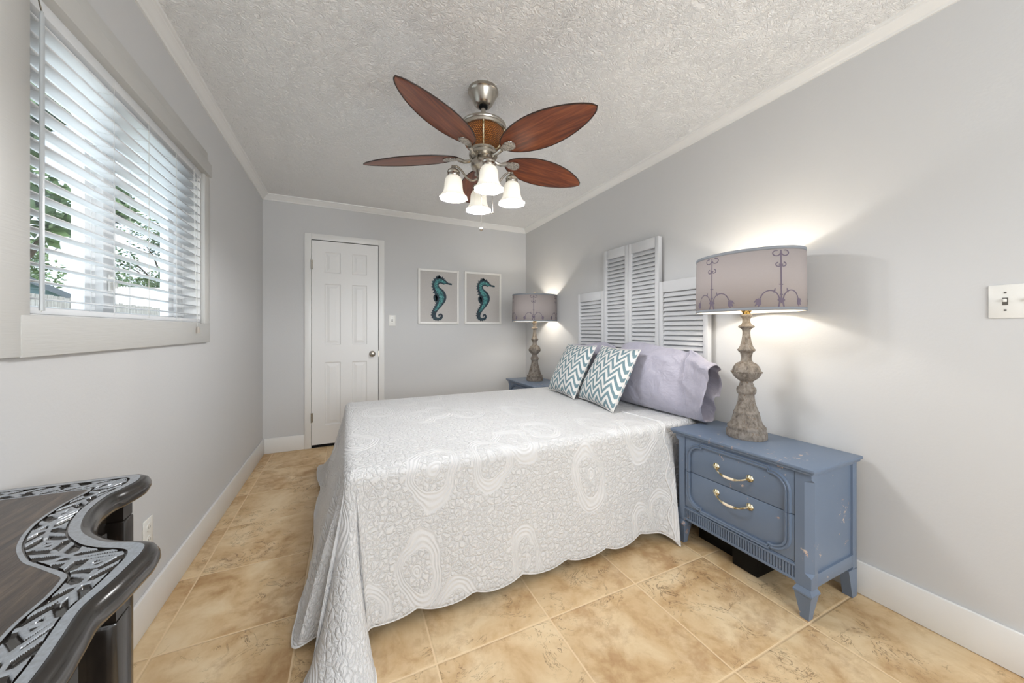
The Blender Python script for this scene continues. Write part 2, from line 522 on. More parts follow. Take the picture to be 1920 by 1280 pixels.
# ---------------------------------------------------------------- mesh helpers
class B:
    def __init__(s):
        s.bm = bmesh.new()
        s.uv = None

    def uvl(s):
        if s.uv is None:
            s.uv = s.bm.loops.layers.uv.new('UVMap')
        return s.uv

    def box(s, x0, x1, y0, y1, z0, z1, bev=0.0, seg=2, mtx=None):
        g = bmesh.ops.create_cube(s.bm, size=1.0)
        vs = g['verts']
        for v in vs:
            v.co = Vector(((x0 + x1) / 2 + v.co.x * (x1 - x0), (y0 + y1) / 2 + v.co.y * (y1 - y0), (z0 + z1) / 2 + v.co.z * (z1 - z0)))
            if mtx is not None:
                v.co = mtx @ v.co
        if bev > 0:
            es = list({e for v in vs for e in v.link_edges})
            bmesh.ops.bevel(s.bm, geom=es, offset=bev, segments=seg, affect='EDGES', profile=0.5)
        return s

    def rings(s, rows, close_u=True, cap0=False, cap1=False, uv=False):
        """rows: list of point lists, all the same length"""
        V = [[s.bm.verts.new(p) for p in r] for r in rows]
        nu = len(V[0])
        L = s.uvl() if uv else None
        for j in range(len(V) - 1):
            for i in range(nu if close_u else nu - 1):
                i2 = (i + 1) % nu
                try:
                    f = s.bm.faces.new((V[j][i], V[j][i2], V[j + 1][i2], V[j + 1][i]))
                except ValueError:
                    continue
                if uv:
                    for lp, (a, b2) in zip(f.loops, ((i, j), (i + 1, j), (i + 1, j + 1), (i, j + 1))):
                        lp[L].uv = (a / nu, b2 / (len(V) - 1))
        if cap0:
            s.bm.faces.new(list(reversed(V[0])))
        if cap1:
            s.bm.faces.new(V[-1])
        return V

    def lathe(s, prof, seg=32, c=(0, 0, 0), cap0=False, cap1=False, uv=False, sx=1.0, sy=1.0, wob=None):
        rows = []
        for (r, z) in prof:
            row = []
            for i in range(seg):
                a = 2 * pi * i / seg
                rr = r if wob is None else r * (1 + wob(a, z))
                row.append((c[0] + rr * cos(a) * sx, c[1] + rr * sin(a) * sy, c[2] + z))
            rows.append(row)
        s.rings(rows, True, cap0, cap1, uv)
        return s

    def tube(s, pts, rad, seg=8, closed=False, cap=True):
        pts = [Vector(p) for p in pts]
        n = len(pts)
        rad = rad if isinstance(rad, (list, tuple)) else [rad] * n
        rows = []
        up = None
        for i, p in enumerate(pts):
            a = pts[(i - 1) % n] if (closed or i > 0) else p
            b = pts[(i + 1) % n] if (closed or i < n - 1) else p
            t = (b - a).normalized()
            if up is None:
                up = Vector((0, 0, 1)) if abs(t.z) < 0.9 else Vector((1, 0, 0))
            u = (up - t * up.dot(t))
            if u.length < 1e-6:
                u = t.orthogonal()
            u.normalize()
            up = u
            w = t.cross(u)
            rows.append([p + (u * cos(2 * pi * q / seg) + w * sin(2 * pi * q / seg)) * rad[i] for q in range(seg)])
        if closed:
            rows.append(rows[0])
            V = [[s.bm.verts.new(q) for q in r] for r in rows[:-1]]
            for j in range(n):
                for i in range(seg):
                    s.bm.faces.new((V[j][i], V[j][(i + 1) % seg], V[(j + 1) % n][(i + 1) % seg], V[(j + 1) % n][i]))
        else:
            s.rings(rows, True, cap, cap)
        return s

    def ball(s, c, r, seg=14, rings=8, sz=1.0):
        prof = [(r * sin(pi * i / rings) if 0 < i < rings else 1e-4, -r * sz * cos(pi * i / rings)) for i in range(rings + 1)]
        return s.lathe(prof, seg, c, True, True)

    def prism(s, out, axis, a0, a1, bev=0.0):
        """extrude a 2D outline between a0 and a1 along the axis"""
        def P3(p, t):
            if axis == 'x':
                return (t, p[0], p[1])
            if axis == 'y':
                return (p[0], t, p[1])
            return (p[0], p[1], t)
        A = [s.bm.verts.new(P3(p, a0)) for p in out]
        Bv = [s.bm.verts.new(P3(p, a1)) for p in out]
        n = len(out)
        f0 = s.bm.faces.new(list(reversed(A)))
        f1 = s.bm.faces.new(Bv)
        for i in range(n):
            s.bm.faces.new((A[i], A[(i + 1) % n], Bv[(i + 1) % n], Bv[i]))
        if bev > 0:
            es = list({e for v in A + Bv for e in v.link_edges})
            bmesh.ops.bevel(s.bm, geom=es, offset=bev, segments=2, affect='EDGES', profile=0.5)
        return s

    def build(s, name, mat, parent=None, angle=35, loc=None, solid=0.0, sub=0, fixn=True):
        if fixn:
            bmesh.ops.recalc_face_normals(s.bm, faces=s.bm.faces)
        me = bpy.data.meshes.new(name)
        s.bm.to_mesh(me)
        s.bm.free()
        for p in me.polygons:
            p.use_smooth = True
        me.set_sharp_from_angle(angle=R_(angle))
        o = bpy.data.objects.new(name, me)
        COL.objects.link(o)
        if mat is not None:
            me.materials.append(mat)
        if parent is not None:
            o.parent = parent
        if loc is not None:
            o.location = loc
        if solid:
            md = o.modifiers.new('thickness', 'SOLIDIFY')
            md.thickness = solid
            md.offset = 0
        if sub:
            md = o.modifiers.new('smooth', 'SUBSURF')
            md.levels = sub
            md.render_levels = sub
        return o


def tag(o, label, cat, group=None, kind=None):
    o['label'] = label
    o['category'] = cat
    if group:
        o['group'] = group
    if kind:
        o['kind'] = kind
    return o


def thing(name, label, cat, loc=(0, 0, 0), rz=0.0, group=None, kind=None):
    o = bpy.data.objects.new(name, None)
    o.empty_display_size = 0.1
    COL.objects.link(o)
    o.location = loc
    o.rotation_euler = (0, 0, rz)
    return tag(o, label, cat, group, kind)


def kids(o):
    return [c_ for c_ in bpy.data.objects if c_.parent == o]


def copy_tree(o, parent=None):
    c_ = o.copy()
    COL.objects.link(c_)
    c_.parent = parent
    for ch in kids(o):
        copy_tree(ch, c_)
    return c_


def point_light(name, parent, loc, watts, colr, rad=0.03):
    d = bpy.data.lights.new(name, 'POINT')
    d.energy = watts
    d.color = colr
    d.shadow_soft_size = rad
    o = bpy.data.objects.new(name, d)
    COL.objects.link(o)
    o.parent = parent
    o.location = loc
    return o


def catmull(P, n):
    """resample a polyline of tuples with Catmull-Rom, n points per span"""
    out = []
    P = [Vector(p) for p in P]
    for i in range(len(P) - 1):
        p0 = P[max(i - 1, 0)]
        p1, p2 = P[i], P[i + 1]
        p3 = P[min(i + 2, len(P) - 1)]
        for j in range(n):
            t = j / n
            out.append(0.5 * ((2 * p1) + (p2 - p0) * t + (2 * p0 - 5 * p1 + 4 * p2 - p3) * t * t + (3 * p1 - p0 - 3 * p2 + p3) * t ** 3))
    out.append(P[-1])
    return out


# ---------------------------------------------------------------- room shell
T = 0.14
WY0, WY1, WZ0, WZ1 = 1.269, 2.425, 1.196, 2.02
b = B()
b.box(XL - T, XR + T, YF - T, YB + T, -0.12, 0)
tag(b.build('floor', M['floor']), 'beige stone-look ceramic tile floor with pale grout lines', 'floor', kind='structure')
b = B()
b.box(XL - T, XR + T, YF - T, YB + T, ZC, ZC + 0.12)
tag(b.build('ceiling', M['ceiling']), 'white stomp-textured plaster ceiling', 'ceiling', kind='structure')
b = B()
b.box(XL - T, XL, YF, WY0, 0, ZC).box(XL - T, XL, WY1, YB, 0, ZC)
b.box(XL - T, XL, WY0, WY1, 0, WZ0).box(XL - T, XL, WY0, WY1, WZ1, ZC)
tag(b.build('wall_left', M['wall']), 'light grey painted wall holding the window', 'wall', kind='structure')
tag(B().box(XR, XR + T, YF, YB, 0, ZC).build('wall_right', M['wall']), 'light grey painted wall behind the headboard and lamps', 'wall', kind='structure')
tag(B().box(XL - T, XR + T, YB, YB + T, 0, ZC).build('wall_back', M['wall']), 'light grey painted far wall with the door and two pictures', 'wall', kind='structure')
tag(B().box(XL - T, XR + T, YF - T, YF, 0, ZC).build('wall_front', M['wall']), 'light grey painted wall behind the viewer', 'wall', kind='structure')

BH, BT = 0.143, 0.014
DX0, DX1 = -0.373, 0.36          # outer edges of the door casing


def baseboard(name, x0, x1, y0, y1, label):
    b = B()
    b.box(x0, x1, y0, y1, 0.001, BH, 0.004)
    tag(b.build(name, M['trim']), label, 'baseboard', kind='structure')


baseboard('baseboard_left', XL, XL + BT, YF, YB, 'tall white baseboard under the window wall')
baseboard('baseboard_right', XR - BT, XR, YF, YB, 'tall white baseboard along the headboard wall')
b = B()
b.box(XL + BT, DX0, YB - BT, YB, 0.001, BH, 0.004).box(DX1, XR - BT, YB - BT, YB, 0.001, BH, 0.004)
tag(b.build('baseboard_back', M['trim']), 'white baseboard on the far wall beside the door', 'baseboard', kind='structure')

# crown moulding: profile (distance from wall, drop from ceiling)
CP = [(0.0, 0.052), (0.009, 0.052), (0.011, 0.046), (0.013, 0.042), (0.016, 0.040), (0.024, 0.030), (0.034, 0.020), (0.040, 0.016), (0.042, 0.012), (0.050, 0.009), (0.052, 0.0), (0.0, 0.0)]


def crown(name, wall, label):
    b = B()
    if wall == 'left':
        f = lambda p, e: (XL + p[0], (YF if e == 0 else YB - p[0]), ZC - p[1])
    elif wall == 'right':
        f = lambda p, e: (XR - p[0], (YF if e == 0 else YB - p[0]), ZC - p[1])
    else:
        f = lambda p, e: ((XL + p[0] if e == 0 else XR - p[0]), YB - p[0], ZC - p[1])
    rows = [[f(p, 0) for p in CP], [f(p, 1) for p in CP]]
    b.rings(rows, True, True, True)
    tag(b.build(name, M['trim'], angle=25), label, 'crown moulding', kind='structure')


crown('trim_1', 'left', 'white crown moulding above the window wall')
crown('trim_2', 'back', 'white crown moulding above the door and pictures')
crown('trim_3', 'right', 'white crown moulding above the headboard wall')

# ---------------------------------------------------------------- door
door = thing('door_1', 'white six-panel interior door with satin knob and white casing', 'door', (0, YB, 0), kind='structure')
b = B()
cw, ct = 0.058, 0.018
b.box(DX0, DX0 + cw, -ct, 0, 0.001, 2.106, 0.003)
b.box(DX1 - cw, DX1, -ct, 0, 0.001, 2.106, 0.003)
b.box(DX0 + cw, DX1 - cw, -ct, 0, 2.048, 2.106, 0.003)
b.build('casing', M['trim'], door)
B().box(DX0 + cw, DX1 - cw, -0.002, -0.0005, 0.001, 2.048).build('door_gap', M['black'], door)
sx0, sx1 = -0.311, 0.298
sy = -0.012
b = B()
hp, vp = [0.11, 0.11], None
pw = 0.165
lx = [(sx0 + 0.111, sx0 + 0.256), (sx0 + 0.358, sx0 + 0.502)]
rows_z = [(0.217, 0.840), (1.010, 1.620), (1.726, 1.936)]
zb, zt = 0.030, 2.041
# slab as a grid with panel holes
xs = sorted({sx0, sx1, *[v for p in lx for v in p]})
zs = sorted({zb, zt, *[v for p in rows_z for v in p]})
vg = {}
for x in xs:
    for z in zs:
        vg[(x, z)] = b.bm.verts.new((x, sy, z))
for i in range(len(xs) - 1):
    for j in range(len(zs) - 1):
        ispan = any(abs(xs[i] - p[0]) < 1e-6 for p in lx) and any(abs(zs[j] - p[0]) < 1e-6 for p in rows_z)
        if not ispan:
            b.bm.faces.new((vg[(xs[i], zs[j])], vg[(xs[i + 1], zs[j])], vg[(xs[i + 1], zs[j + 1])], vg[(xs[i], zs[j + 1])]))
        else:
            prev = [vg[(xs[i], zs[j])], vg[(xs[i + 1], zs[j])], vg[(xs[i + 1], zs[j + 1])], vg[(xs[i], zs[j + 1])]]
            for ins, dep in ((0.010, 0.008), (0.018, 0.008), (0.045, 0.0015)):
                x0, x1, z0, z1 = xs[i] + ins, xs[i + 1] - ins, zs[j] + ins, zs[j + 1] - ins
                cur = [b.bm.verts.new(p) for p in ((x0, sy + dep, z0), (x1, sy + dep, z0), (x1, sy + dep, z1), (x0, sy + dep, z1))]
                for q in range(4):
                    b.bm.faces.new((prev[q], prev[(q + 1) % 4], cur[(q + 1) % 4], cur[q]))
                prev = cur
            b.bm.faces.new(prev)
ob = b.build('door_slab', M['door'], door, angle=12)
# knob
kn = B()
kn.lathe([(0.0005, 0.0), (0.03, 0.0), (0.031, 0.004), (0.026, 0.008), (0.012, 0.012), (0.011, 0.03), (0.02, 0.034), (0.027, 0.044), (0.026, 0.056), (0.016, 0.062), (0.0005, 0.063)], 24)
ko = kn.build('door_knob', M['nickel'], door, loc=(0.241, sy, 0.911))
ko.rotation_euler = (pi / 2, 0, 0)
for hz in (0.30, 1.80):
    h = B()
    h.tube([(0, 0, -0.045), (0, 0, 0.045)], 0.007, 10)
    h.box(-0.012, 0.012, 0.004, 0.006, -0.045, 0.045)
    h.build('hinge', M['nickel'], door, loc=(sx0 - 0.002, -0.02, hz))
B().box(sx1 + 0.001, sx1 + 0.006, -0.0185, -0.004, 0.88, 0.94).build('strike_plate', M['nickel'], door)


# ---------------------------------------------------------------- switches and outlet
def switch(name, label, loc, rz, gang2=False, grp='switch'):
    t = thing(name, label, grp, loc, rz)
    w = 0.0585 if gang2 else 0.0355
    B().box(-w, w, -0.006, 0, -0.058, 0.058, 0.003).build('cover_plate', M['plate'], t)
    for cx in ([-0.023, 0.023] if gang2 else [0]):
        B().box(cx - 0.006, cx + 0.006, -0.0068, -0.0055, -0.013, 0.013).build('slot', M['plate_dark'], t)
        B().box(cx - 0.004, cx + 0.004, -0.016, -0.0065, -0.002, 0.009, 0.0015).build('toggle', M['plate'], t)
        for sz in (-0.03, 0.03):
            B().box(cx - 0.003, cx + 0.003, -0.0072, -0.0058, sz - 0.003, sz + 0.003, 0.001).build('screw', M['plate_dark'], t)
    return t


switch('light_switch', 'white toggle light switch on the far wall right of the door', (0.44, YB, 1.262), 0)
switch('light_switch', 'white toggle light switch at the right edge, on the wall beside the near lamp', (XR, 0.352, 1.258), -pi / 2, True)
t = thing('wall_outlet', 'white wall outlet low under the window, half hidden by the dresser', 'outlet', (XL, 1.862, 0.36), pi / 2)
B().box(-0.0355, 0.0355, -0.006, 0, -0.058, 0.058, 0.003).build('cover_plate', M['plate'], t)
for sz in (-0.024, 0.024):
    b = B()
    b.lathe([(0.0005, 0.0), (0.016, 0.0), (0.016, 0.003), (0.0005, 0.003)], 20)
    r = b.build('receptacle', M['plate'], t, loc=(0, -0.005, sz))
    r.rotation_euler = (pi / 2, 0, 0)
    for dx in (-0.006, 0.006):
        B().box(dx - 0.001, dx + 0.001, -0.0085, -0.0078, sz - 0.005, sz + 0.005).build('slot', M['plate_dark'], t)

# ---------------------------------------------------------------- window
win = thing('window_1', 'white framed sliding window in the left wall with painted wood casing', 'window', (XL, 0, 0), kind='structure')
b = B()
b.box(0, 0.018, WY0 - 0.085, WY0, 1.096, 2.075, 0.003)                    # left side casing
b.box(0, 0.018, WY1, WY1 + 0.078, 1.096, 2.005, 0.003)                    # right side casing
b.box(0, 0.020, WY0 - 0.030, WY1 + 0.078, 1.094, WZ0 - 0.0, 0.003)        # apron
b.build('casing', M['casing'], win)
B().box(0, 0.016, WY0 - 0.085, WY1 + 0.055, 2.075, 2.138, 0.003).build('head_casing', M['casing'], win)
B().box(0, 0.034, WY0 - 0.085, WY1 + 0.055, 2.003, 2.073, 0.003).build('head_board', M['casing'], win)
b = B()
b.box(-T, -0.001, WY0 + 0.0005, WY0 + 0.006, WZ0, WZ1).box(-T, -0.001, WY1 - 0.006, WY1 - 0.0005, WZ0, WZ1)
b.box(-T, -0.001, WY0, WY1, WZ0 + 0.0005, WZ0 + 0.008).box(-T, -0.001, WY0, WY1, WZ1 - 0.006, WZ1 - 0.0005)
b.build('reveal', M['trim'], win)
fx0, fx1 = -0.125, -0.075
b = B()
b.box(fx0, fx1, WY0 + 0.006, WY0 + 0.045, WZ0 + 0.008, WZ1 - 0.006, 0.003)
b.box(fx0, fx1, WY1 - 0.075, WY1 - 0.006, WZ0 + 0.008, WZ1 - 0.006, 0.003)
b.box(fx0, fx1, WY0 + 0.045, WY1 - 0.075, WZ0 + 0.008, WZ0 + 0.018, 0.003)
b.box(fx0, fx1, WY0 + 0.045, WY1 - 0.075, WZ1 - 0.05, WZ1 - 0.006, 0.003)
b.box(fx0 + 0.005, fx1 + 0.01, 1.735, 1.80, WZ0 + 0.018, WZ1 - 0.05, 0.003)
b.build('window_frame', M['vinyl'], win)
for (ya, yb, dx) in ((WY0 + 0.045, 1.735, 0.0), (1.80, WY1 - 0.075, 0.0)):
    s_ = B()
    w = 0.055
    za, zb2 = WZ0 + 0.018, WZ1 - 0.05
    s_.box(-0.118, -0.085, ya, ya + w, za, zb2, 0.002).box(-0.118, -0.085, yb - w, yb, za, zb2, 0.002)
    s_.box(-0.118, -0.085, ya + w, yb - w, za, za + 0.014, 0.002).box(-0.118, -0.085, ya + w, yb - w, zb2 - 0.04, zb2, 0.002)
    so = s_.build('sash', M['vinyl'], win)
    B().box(-0.104, -0.100, ya + w - 0.004, yb - w + 0.004, za + 0.010, zb2 - 0.036).build('pane', M['glass'], so)
b = B()
b.box(-0.064, -0.056, 1.755, 1.775, 1.30, 1.36, 0.002).tube([(-0.058, 1.765, 1.35), (-0.046, 1.767, 1.335), (-0.046, 1.768, 1.31)], 0.004, 8)
b.build('latch', M['plate'], win)

# ---------------------------------------------------------------- blinds
bl = thing('window_blind', 'white two-inch horizontal slat blind hanging in the window, slats open', 'blind', (XL, (WY0 + WY1) / 2, WZ0))
hw = (WY1 - WY0) / 2 - 0.008
bx0, bx1 = -0.048, 0.002
B().box(bx0 - 0.004, bx1 + 0.003, -hw, hw, WZ1 - WZ0 - 0.05, WZ1 - WZ0 - 0.007, 0.003).build('headrail', M['slat'], bl)
npitch, sl0 = 0.0443, 0.046
ladders = [-hw + 0.05, -hw + 0.36, 0.02, hw - 0.30, hw - 0.05]
slats = []
for i in range(17):
    z = sl0 + i * npitch
    sl = B()
    rows = []
    tilt = R_(4)
    for j in range(7):
        u = -0.025 + 0.05 * j / 6
        zz = 0.0022 * (1 - (u / 0.025) ** 2)
        x = (bx0 + bx1) / 2 + u * cos(tilt)
        zz += -u * sin(tilt)
        rows.append([(x, -hw + 0.004, z + zz), (x, hw - 0.004, z + zz)])
    sl.rings(rows, False)
    sl.build('slat', M['slat'], bl, solid=0.0026)
B().box(bx0, bx1 + 0.002, -hw + 0.002, hw - 0.002, 0.004, 0.022, 0.004).build('bottom_rail', M['slat'], bl)
for ly in ladders:
    c_ = B()
    for x in (bx0 - 0.002, bx1 + 0.0025):
        c_.tube([(x, ly, 0.01), (x, ly, WZ1 - WZ0 - 0.03)], 0.0009, 6)
    for i in range(17):
        c_.tube([(bx0 - 0.002, ly, sl0 + i * npitch - 0.004), (bx1 + 0.0025, ly, sl0 + i * npitch - 0.004)], 0.0006, 5)
    c_.build('ladder_cord', M['cord'], bl)
wd = B()
wd.lathe([(0.0005, 0.0), (0.0052, 0.0), (0.0055, 0.012), (0.0048, 0.02), (0.0048, 0.735), (0.003, 0.745), (0.0005, 0.746)], 8)
wo_ = wd.build('tilt_wand', M['wand'], bl, loc=(bx1 + 0.022, 1.292 - (WY0 + WY1) / 2, 0.012))
B().tube([(bx1 + 0.002, 1.292 - (WY0 + WY1) / 2, 0.79), (bx1 + 0.016, 1.292 - (WY0 + WY1) / 2, 0.786), (bx1 + 0.022, 1.292 - (WY0 + WY1) / 2, 0.755)], 0.0018, 6).build('wand_hook', M['nickel'], bl)
yy = 2.30 - (WY0 + WY1) / 2
c_ = B()
for dy in (0, 0.012):
    c_.tube([(bx1 + 0.008, yy + dy, 0.78), (bx1 + 0.012, yy + dy * 0.6, 0.3), (bx1 + 0.022, yy, -0.02)], 0.0010, 6)
c_.build('lift_cord', M['cord'], bl)
tb = B()
tb.lathe([(0.0005, 0.0), (0.0085, 0.0), (0.0095, 0.006), (0.0075, 0.02), (0.0045, 0.032), (0.0005, 0.034)], 14)
tb.build('cord_tassel', M['tassel'], bl, loc=(bx1 + 0.024, yy, -0.052))

# ---------------------------------------------------------------- louvered shutter headboard
HX0, HX1 = 1.995, 2.030


def shutter(name, label, y0, y1, zt, seed):
    t = thing(name, label, 'shutter panel', ((HX0 + HX1) / 2, (y0 + y1) / 2, 0), group=None)
    w = (y1 - y0) / 2 - 0.001
    d = (HX1 - HX0) / 2
    st = 0.034
    b = B()
    b.box(-d, d, -w, -w + st, 0.001, zt, 0.003)
    b.build('stile', M['shutter'], t)
    b = B()
    b.box(-d, d, w - st, w, 0.001, zt, 0.003)
    b.build('stile', M['shutter'], t)
    rails = [(zt - 0.075, zt), (0.75, 0.83), (0.001, 0.12)]
    for (a, c2) in rails:
        B().box(-d + 0.001, d - 0.001, -w + st, w - st, a, c2, 0.002).build('rail', M['shutter'], t)
    lv = B()
    for (za, zb3) in ((0.83, zt - 0.075), (0.12, 0.75)):
        n = int((zb3 - za) / 0.0315)
        p = (zb3 - za) / n
        for i in range(n):
            zc = za + (i + 0.5) * p
            mt = Matrix.Translation((0, 0, zc)) @ Matrix.Rotation(R_(-52), 4, 'Y')
            lv.box(-0.021, 0.021, -w + st - 0.002, w - st + 0.002, -0.003, 0.003, 0.0012, 1, mt)
    lv.build('louvers', M['shutter'], t)
    return t


shutter('shutter_panel', 'short white louvered shutter at the far end of the headboard', 2.403, 2.778, 1.497, 0)
shutter('shutter_panel', 'tall white louvered shutter of the headboard, farther of the tall pair', 2.115, 2.402, 1.828, 1)
shutter('shutter_panel', 'tall white louvered shutter of the headboard, nearer of the tall pair', 1.813, 2.114, 1.826, 2)
shutter('shutter_panel', 'short wide white louvered shutter at the near end, behind the near lamp', 1.436, 1.812, 1.497, 3)

# ---------------------------------------------------------------- bed
EX, NY, FY, HX, TZ = -0.012, 1.452, 2.915, 1.985, 0.615
bed = thing('bed', 'queen bed with mattress hidden beneath the white quilt', 'bed', ((EX + HX) / 2, (NY + FY) / 2, 0))
ox, oy = bed.location.x, bed.location.y
B().box(EX + 0.02 - ox, HX - ox, NY + 0.02 - oy, FY - 0.02 - oy, 0.36, TZ - 0.014, 0.05, 4).build('mattress', M['mattress'], bed)
B().box(EX + 0.03 - ox, HX - ox, NY + 0.03 - oy, FY - 0.03 - oy, 0.19, 0.358, 0.02).build('box_spring', M['mattress'], bed)
for y in (NY + 0.06, FY - 0.06):
    B().box(EX + 0.06 - ox, HX - 0.01 - ox, y - 0.018 - oy, y + 0.018 - oy, 0.15, 0.188).build('side_rail', M['black'], bed)
for x in (EX + 0.15, HX - 0.12):
    for y in (NY + 0.08, FY - 0.08):
        B().box(x - 0.02 - ox, x + 0.02 - ox, y - 0.02 - oy, y + 0.02 - oy, 0.001, 0.15).build('leg', M['black'], bed)

# quilt: stations round the bed: (edge x, edge y, normal x, normal y, hem x, hem y, hem z, sag)
HEMY = 1.425
st = []
st.append((1.90, NY, 0, -1, 1.90, 1.434, 0.05))
st.append((1.78, NY, 0, -1, 1.76, 1.432, 0.05))
st.append((1.74, NY, 0, -1, 1.67, 1.424, 0.04))
st.append((1.712, NY, 0, -1, 1.618, 1.375, 0.02))
st.append((1.692, NY, 0, -1, 1.612, 1.322, 0.004))
st.append((1.655, NY, 0, -1, 1.598, 1.350, 0.030))
st.append((1.59, NY, 0, -1, 1.555, 1.396, 0.055))
st.append((1.48, NY, 0, -1, 1.475, 1.420, 0.050))
for x in (1.30, 1.10, 0.90, 0.70, 0.50, 0.35, 0.24):
    st.append((x, NY, 0, -1, x, HEMY + 0.008 * sin(x * 9), 0.035))
st.append((0.13, NY, 0, -1, 0.13, 1.425, 0.045))
st.append((0.065, NY, 0, -1, 0.075, 1.410, 0.05))
st.append((0.038, NY, -0.1, -1, 0.060, 1.36, 0.03))
st.append((0.026, NY, -0.25, -0.97, 0.085, 1.245, 0.010))
st.append((0.018, NY + 0.001, -0.4, -0.9, 0.060, 1.165, 0.008))
st.append((0.010, NY + 0.003, -0.6, -0.8, -0.03, 1.14, 0.008))
st.append((0.002, NY + 0.007, -0.7, -0.7, -0.11, 1.215, 0.008))
st.append((-0.004, NY + 0.014, -0.75, -0.65, -0.125, 1.32, 0.012))
st.append((-0.008, NY + 0.024, -0.8, -0.5, -0.060, 1.43, 0.05))
st.append((-0.010, NY + 0.040, -0.9, -0.4, -0.085, 1.475, 0.04))
st.append((EX, NY + 0.07, -0.97, -0.2, -0.165, 1.475, 0.018))
st.append((EX, NY + 0.13, -1, -0.05, -0.182, 1.54, 0.018))
st.append((EX, NY + 0.24, -1, 0, -0.170, 1.68, 0.035))
for y in (1.95, 2.2, 2.45, 2.7):
    st.append((EX, y, -1, 0, -0.165 + 0.014 * sin(y * 7), y + 0.02, 0.045))
st.append((EX, 2.83, -1, 0, -0.175, 2.90, 0.03))
st.append((EX, FY - 0.03, -0.9, 0.3, -0.205, 3.10, 0.02))
st.append((EX + 0.01, FY - 0.008, -0.7, 0.7, -0.215, 3.36, 0.016))
st.append((EX + 0.04, FY, -0.3, 0.9, -0.13, 3.33, 0.02))
st.append((EX + 0.08, FY, 0, 1, 0.02, 3.05, 0.035))
st.append((EX + 0.18, FY, 0, 1, 0.16, 2.955, 0.045))
for x in (0.5, 0.9, 1.3, 1.6):
    st.append((x, FY, 0, 1, x, FY + 0.022, 0.045))
st.append((1.90, FY, 0, 1, 1.90, FY + 0.015, 0.05))
st = catmull([Vector(s_) for s_ in st], 9)

quilt = B()
L = quilt.uvl()
RR = 0.045
prof_rows = []
uv_rows = []
NS = 30
for i, s_ in enumerate(st):
    tx, ty, nx, ny, hx, hy, hz = s_
    nl = math.hypot(nx, ny)
    nx, ny = nx / nl, ny / nl
    spx, spy = round(min(max(tx, 0.80), 1.90) / 0.05) * 0.05, (NY + FY) / 2
    pts, uvs = [], []
    ix_, iy_ = tx - nx * RR, ty - ny * RR
    for q in range(7):
        f = q / 7
        px, py = spx + (ix_ - spx) * f, spy + (iy_ - spy) * f
        dz = 0.006 * noise.noise(Vector((px * 3, py * 3, 0)))
        pts.append(Vector((px, py, TZ + dz + 0.004)))
        uvs.append((px, py))
    for q in range(7):
        a = q / 6 * pi / 2
        pts.append(Vector((ix_ + nx * RR * sin(a), iy_ + ny * RR * sin(a), TZ - RR + RR * cos(a) + 0.004)))
        uvs.append((ix_ + nx * RR * a, iy_ + ny * RR * a))
    z1 = TZ - RR
    # scalloped hem on the straight runs
    run = 1.0 if (abs(nx) > 0.97 or abs(ny) > 0.97) and hz > 0.025 else 0.0
    par = hx if abs(ny) > abs(nx) else hy
    hz2 = hz + run * 0.026 * (1 - abs(sin(pi * (par - 0.02) / 0.235))) ** 1.3 - run * 0.006
    x0, y0 = tx, ty
    flen = z1 - hz2
    horiz = math.hypot(hx - x0, hy - y0)
    for q in range(1, NS + 1):
        f = q / NS
        fh = f
        if horiz > 0.16:        # corner drapes fall steeply and run out on the floor
            fh = 0.62 * f + 0.38 * f ** 3.0
            fz = 1 - (1 - f) ** 1.25
            fz = min(fz, 1.0)
        else:
            fz = f
        px, py, pz = x0 + (hx - x0) * fh, y0 + (hy - y0) * fh, z1 - flen * fz
        w = 0.008 * noise.noise(Vector((px * 5, py * 5, pz * 2.0))) * min(1, f * 3)
        pts.append(Vector((px + nx * w, py + ny * w, max(pz, 0.006))))
        ln = RR * pi / 2 - RR + flen * f
        uvs.append((tx + nx * ln, ty + ny * ln))
    prof_rows.append(pts)
    uv_rows.append(uvs)
V = [[quilt.bm.verts.new(p) for p in r] for r in prof_rows]
for i in range(len(V) - 1):
    for j in range(len(V[0]) - 1):
        q4 = [(i, j), (i + 1, j), (i + 1, j + 1), (i, j + 1)]
        f = quilt.bm.faces.new([V[a][c2] for a, c2 in q4])
        for lp, (a, c2) in zip(f.loops, q4):
            lp[L].uv = uv_rows[a][c2]
bmesh.ops.remove_doubles(quilt.bm, verts=[r[0] for r in V], dist=0.0005)
qo = quilt.build('quilt', M['quilt'], None, angle=80, solid=0.007)
tag(qo, 'white stitched paisley quilt draped over the bed to the floor', 'quilt')
# binding cord along the hem and along the turned head edge
hb = B()
hb.tube([r[-1] + Vector((0, 0, 0.002)) for r in prof_rows], 0.0045, 7)
hb.build('hem_binding', M['binding'], qo)
# scalloped binding of the turned-back head end, running over the edge and down the near side
tb_ = B()
cand = min(range(60), key=lambda i: abs(st[i][0] - 1.655))
pts = []
nrow = len(prof_rows[0])
for j in range(4, nrow):
    sh = 2.6 * sin(j * 0.55) + 1.5
    i_ = cand + sh
    a, f = int(i_), i_ - int(i_)
    p = prof_rows[a][j].lerp(prof_rows[a + 1][j], f)
    pts.append(p + (Vector((0, 0, 0.005)) if j < 9 else Vector((-0.001, -0.006, 0.001))))
tb_.tube(pts, 0.0042, 7)
tb_.build('turned_edge_binding', M['binding'], qo)

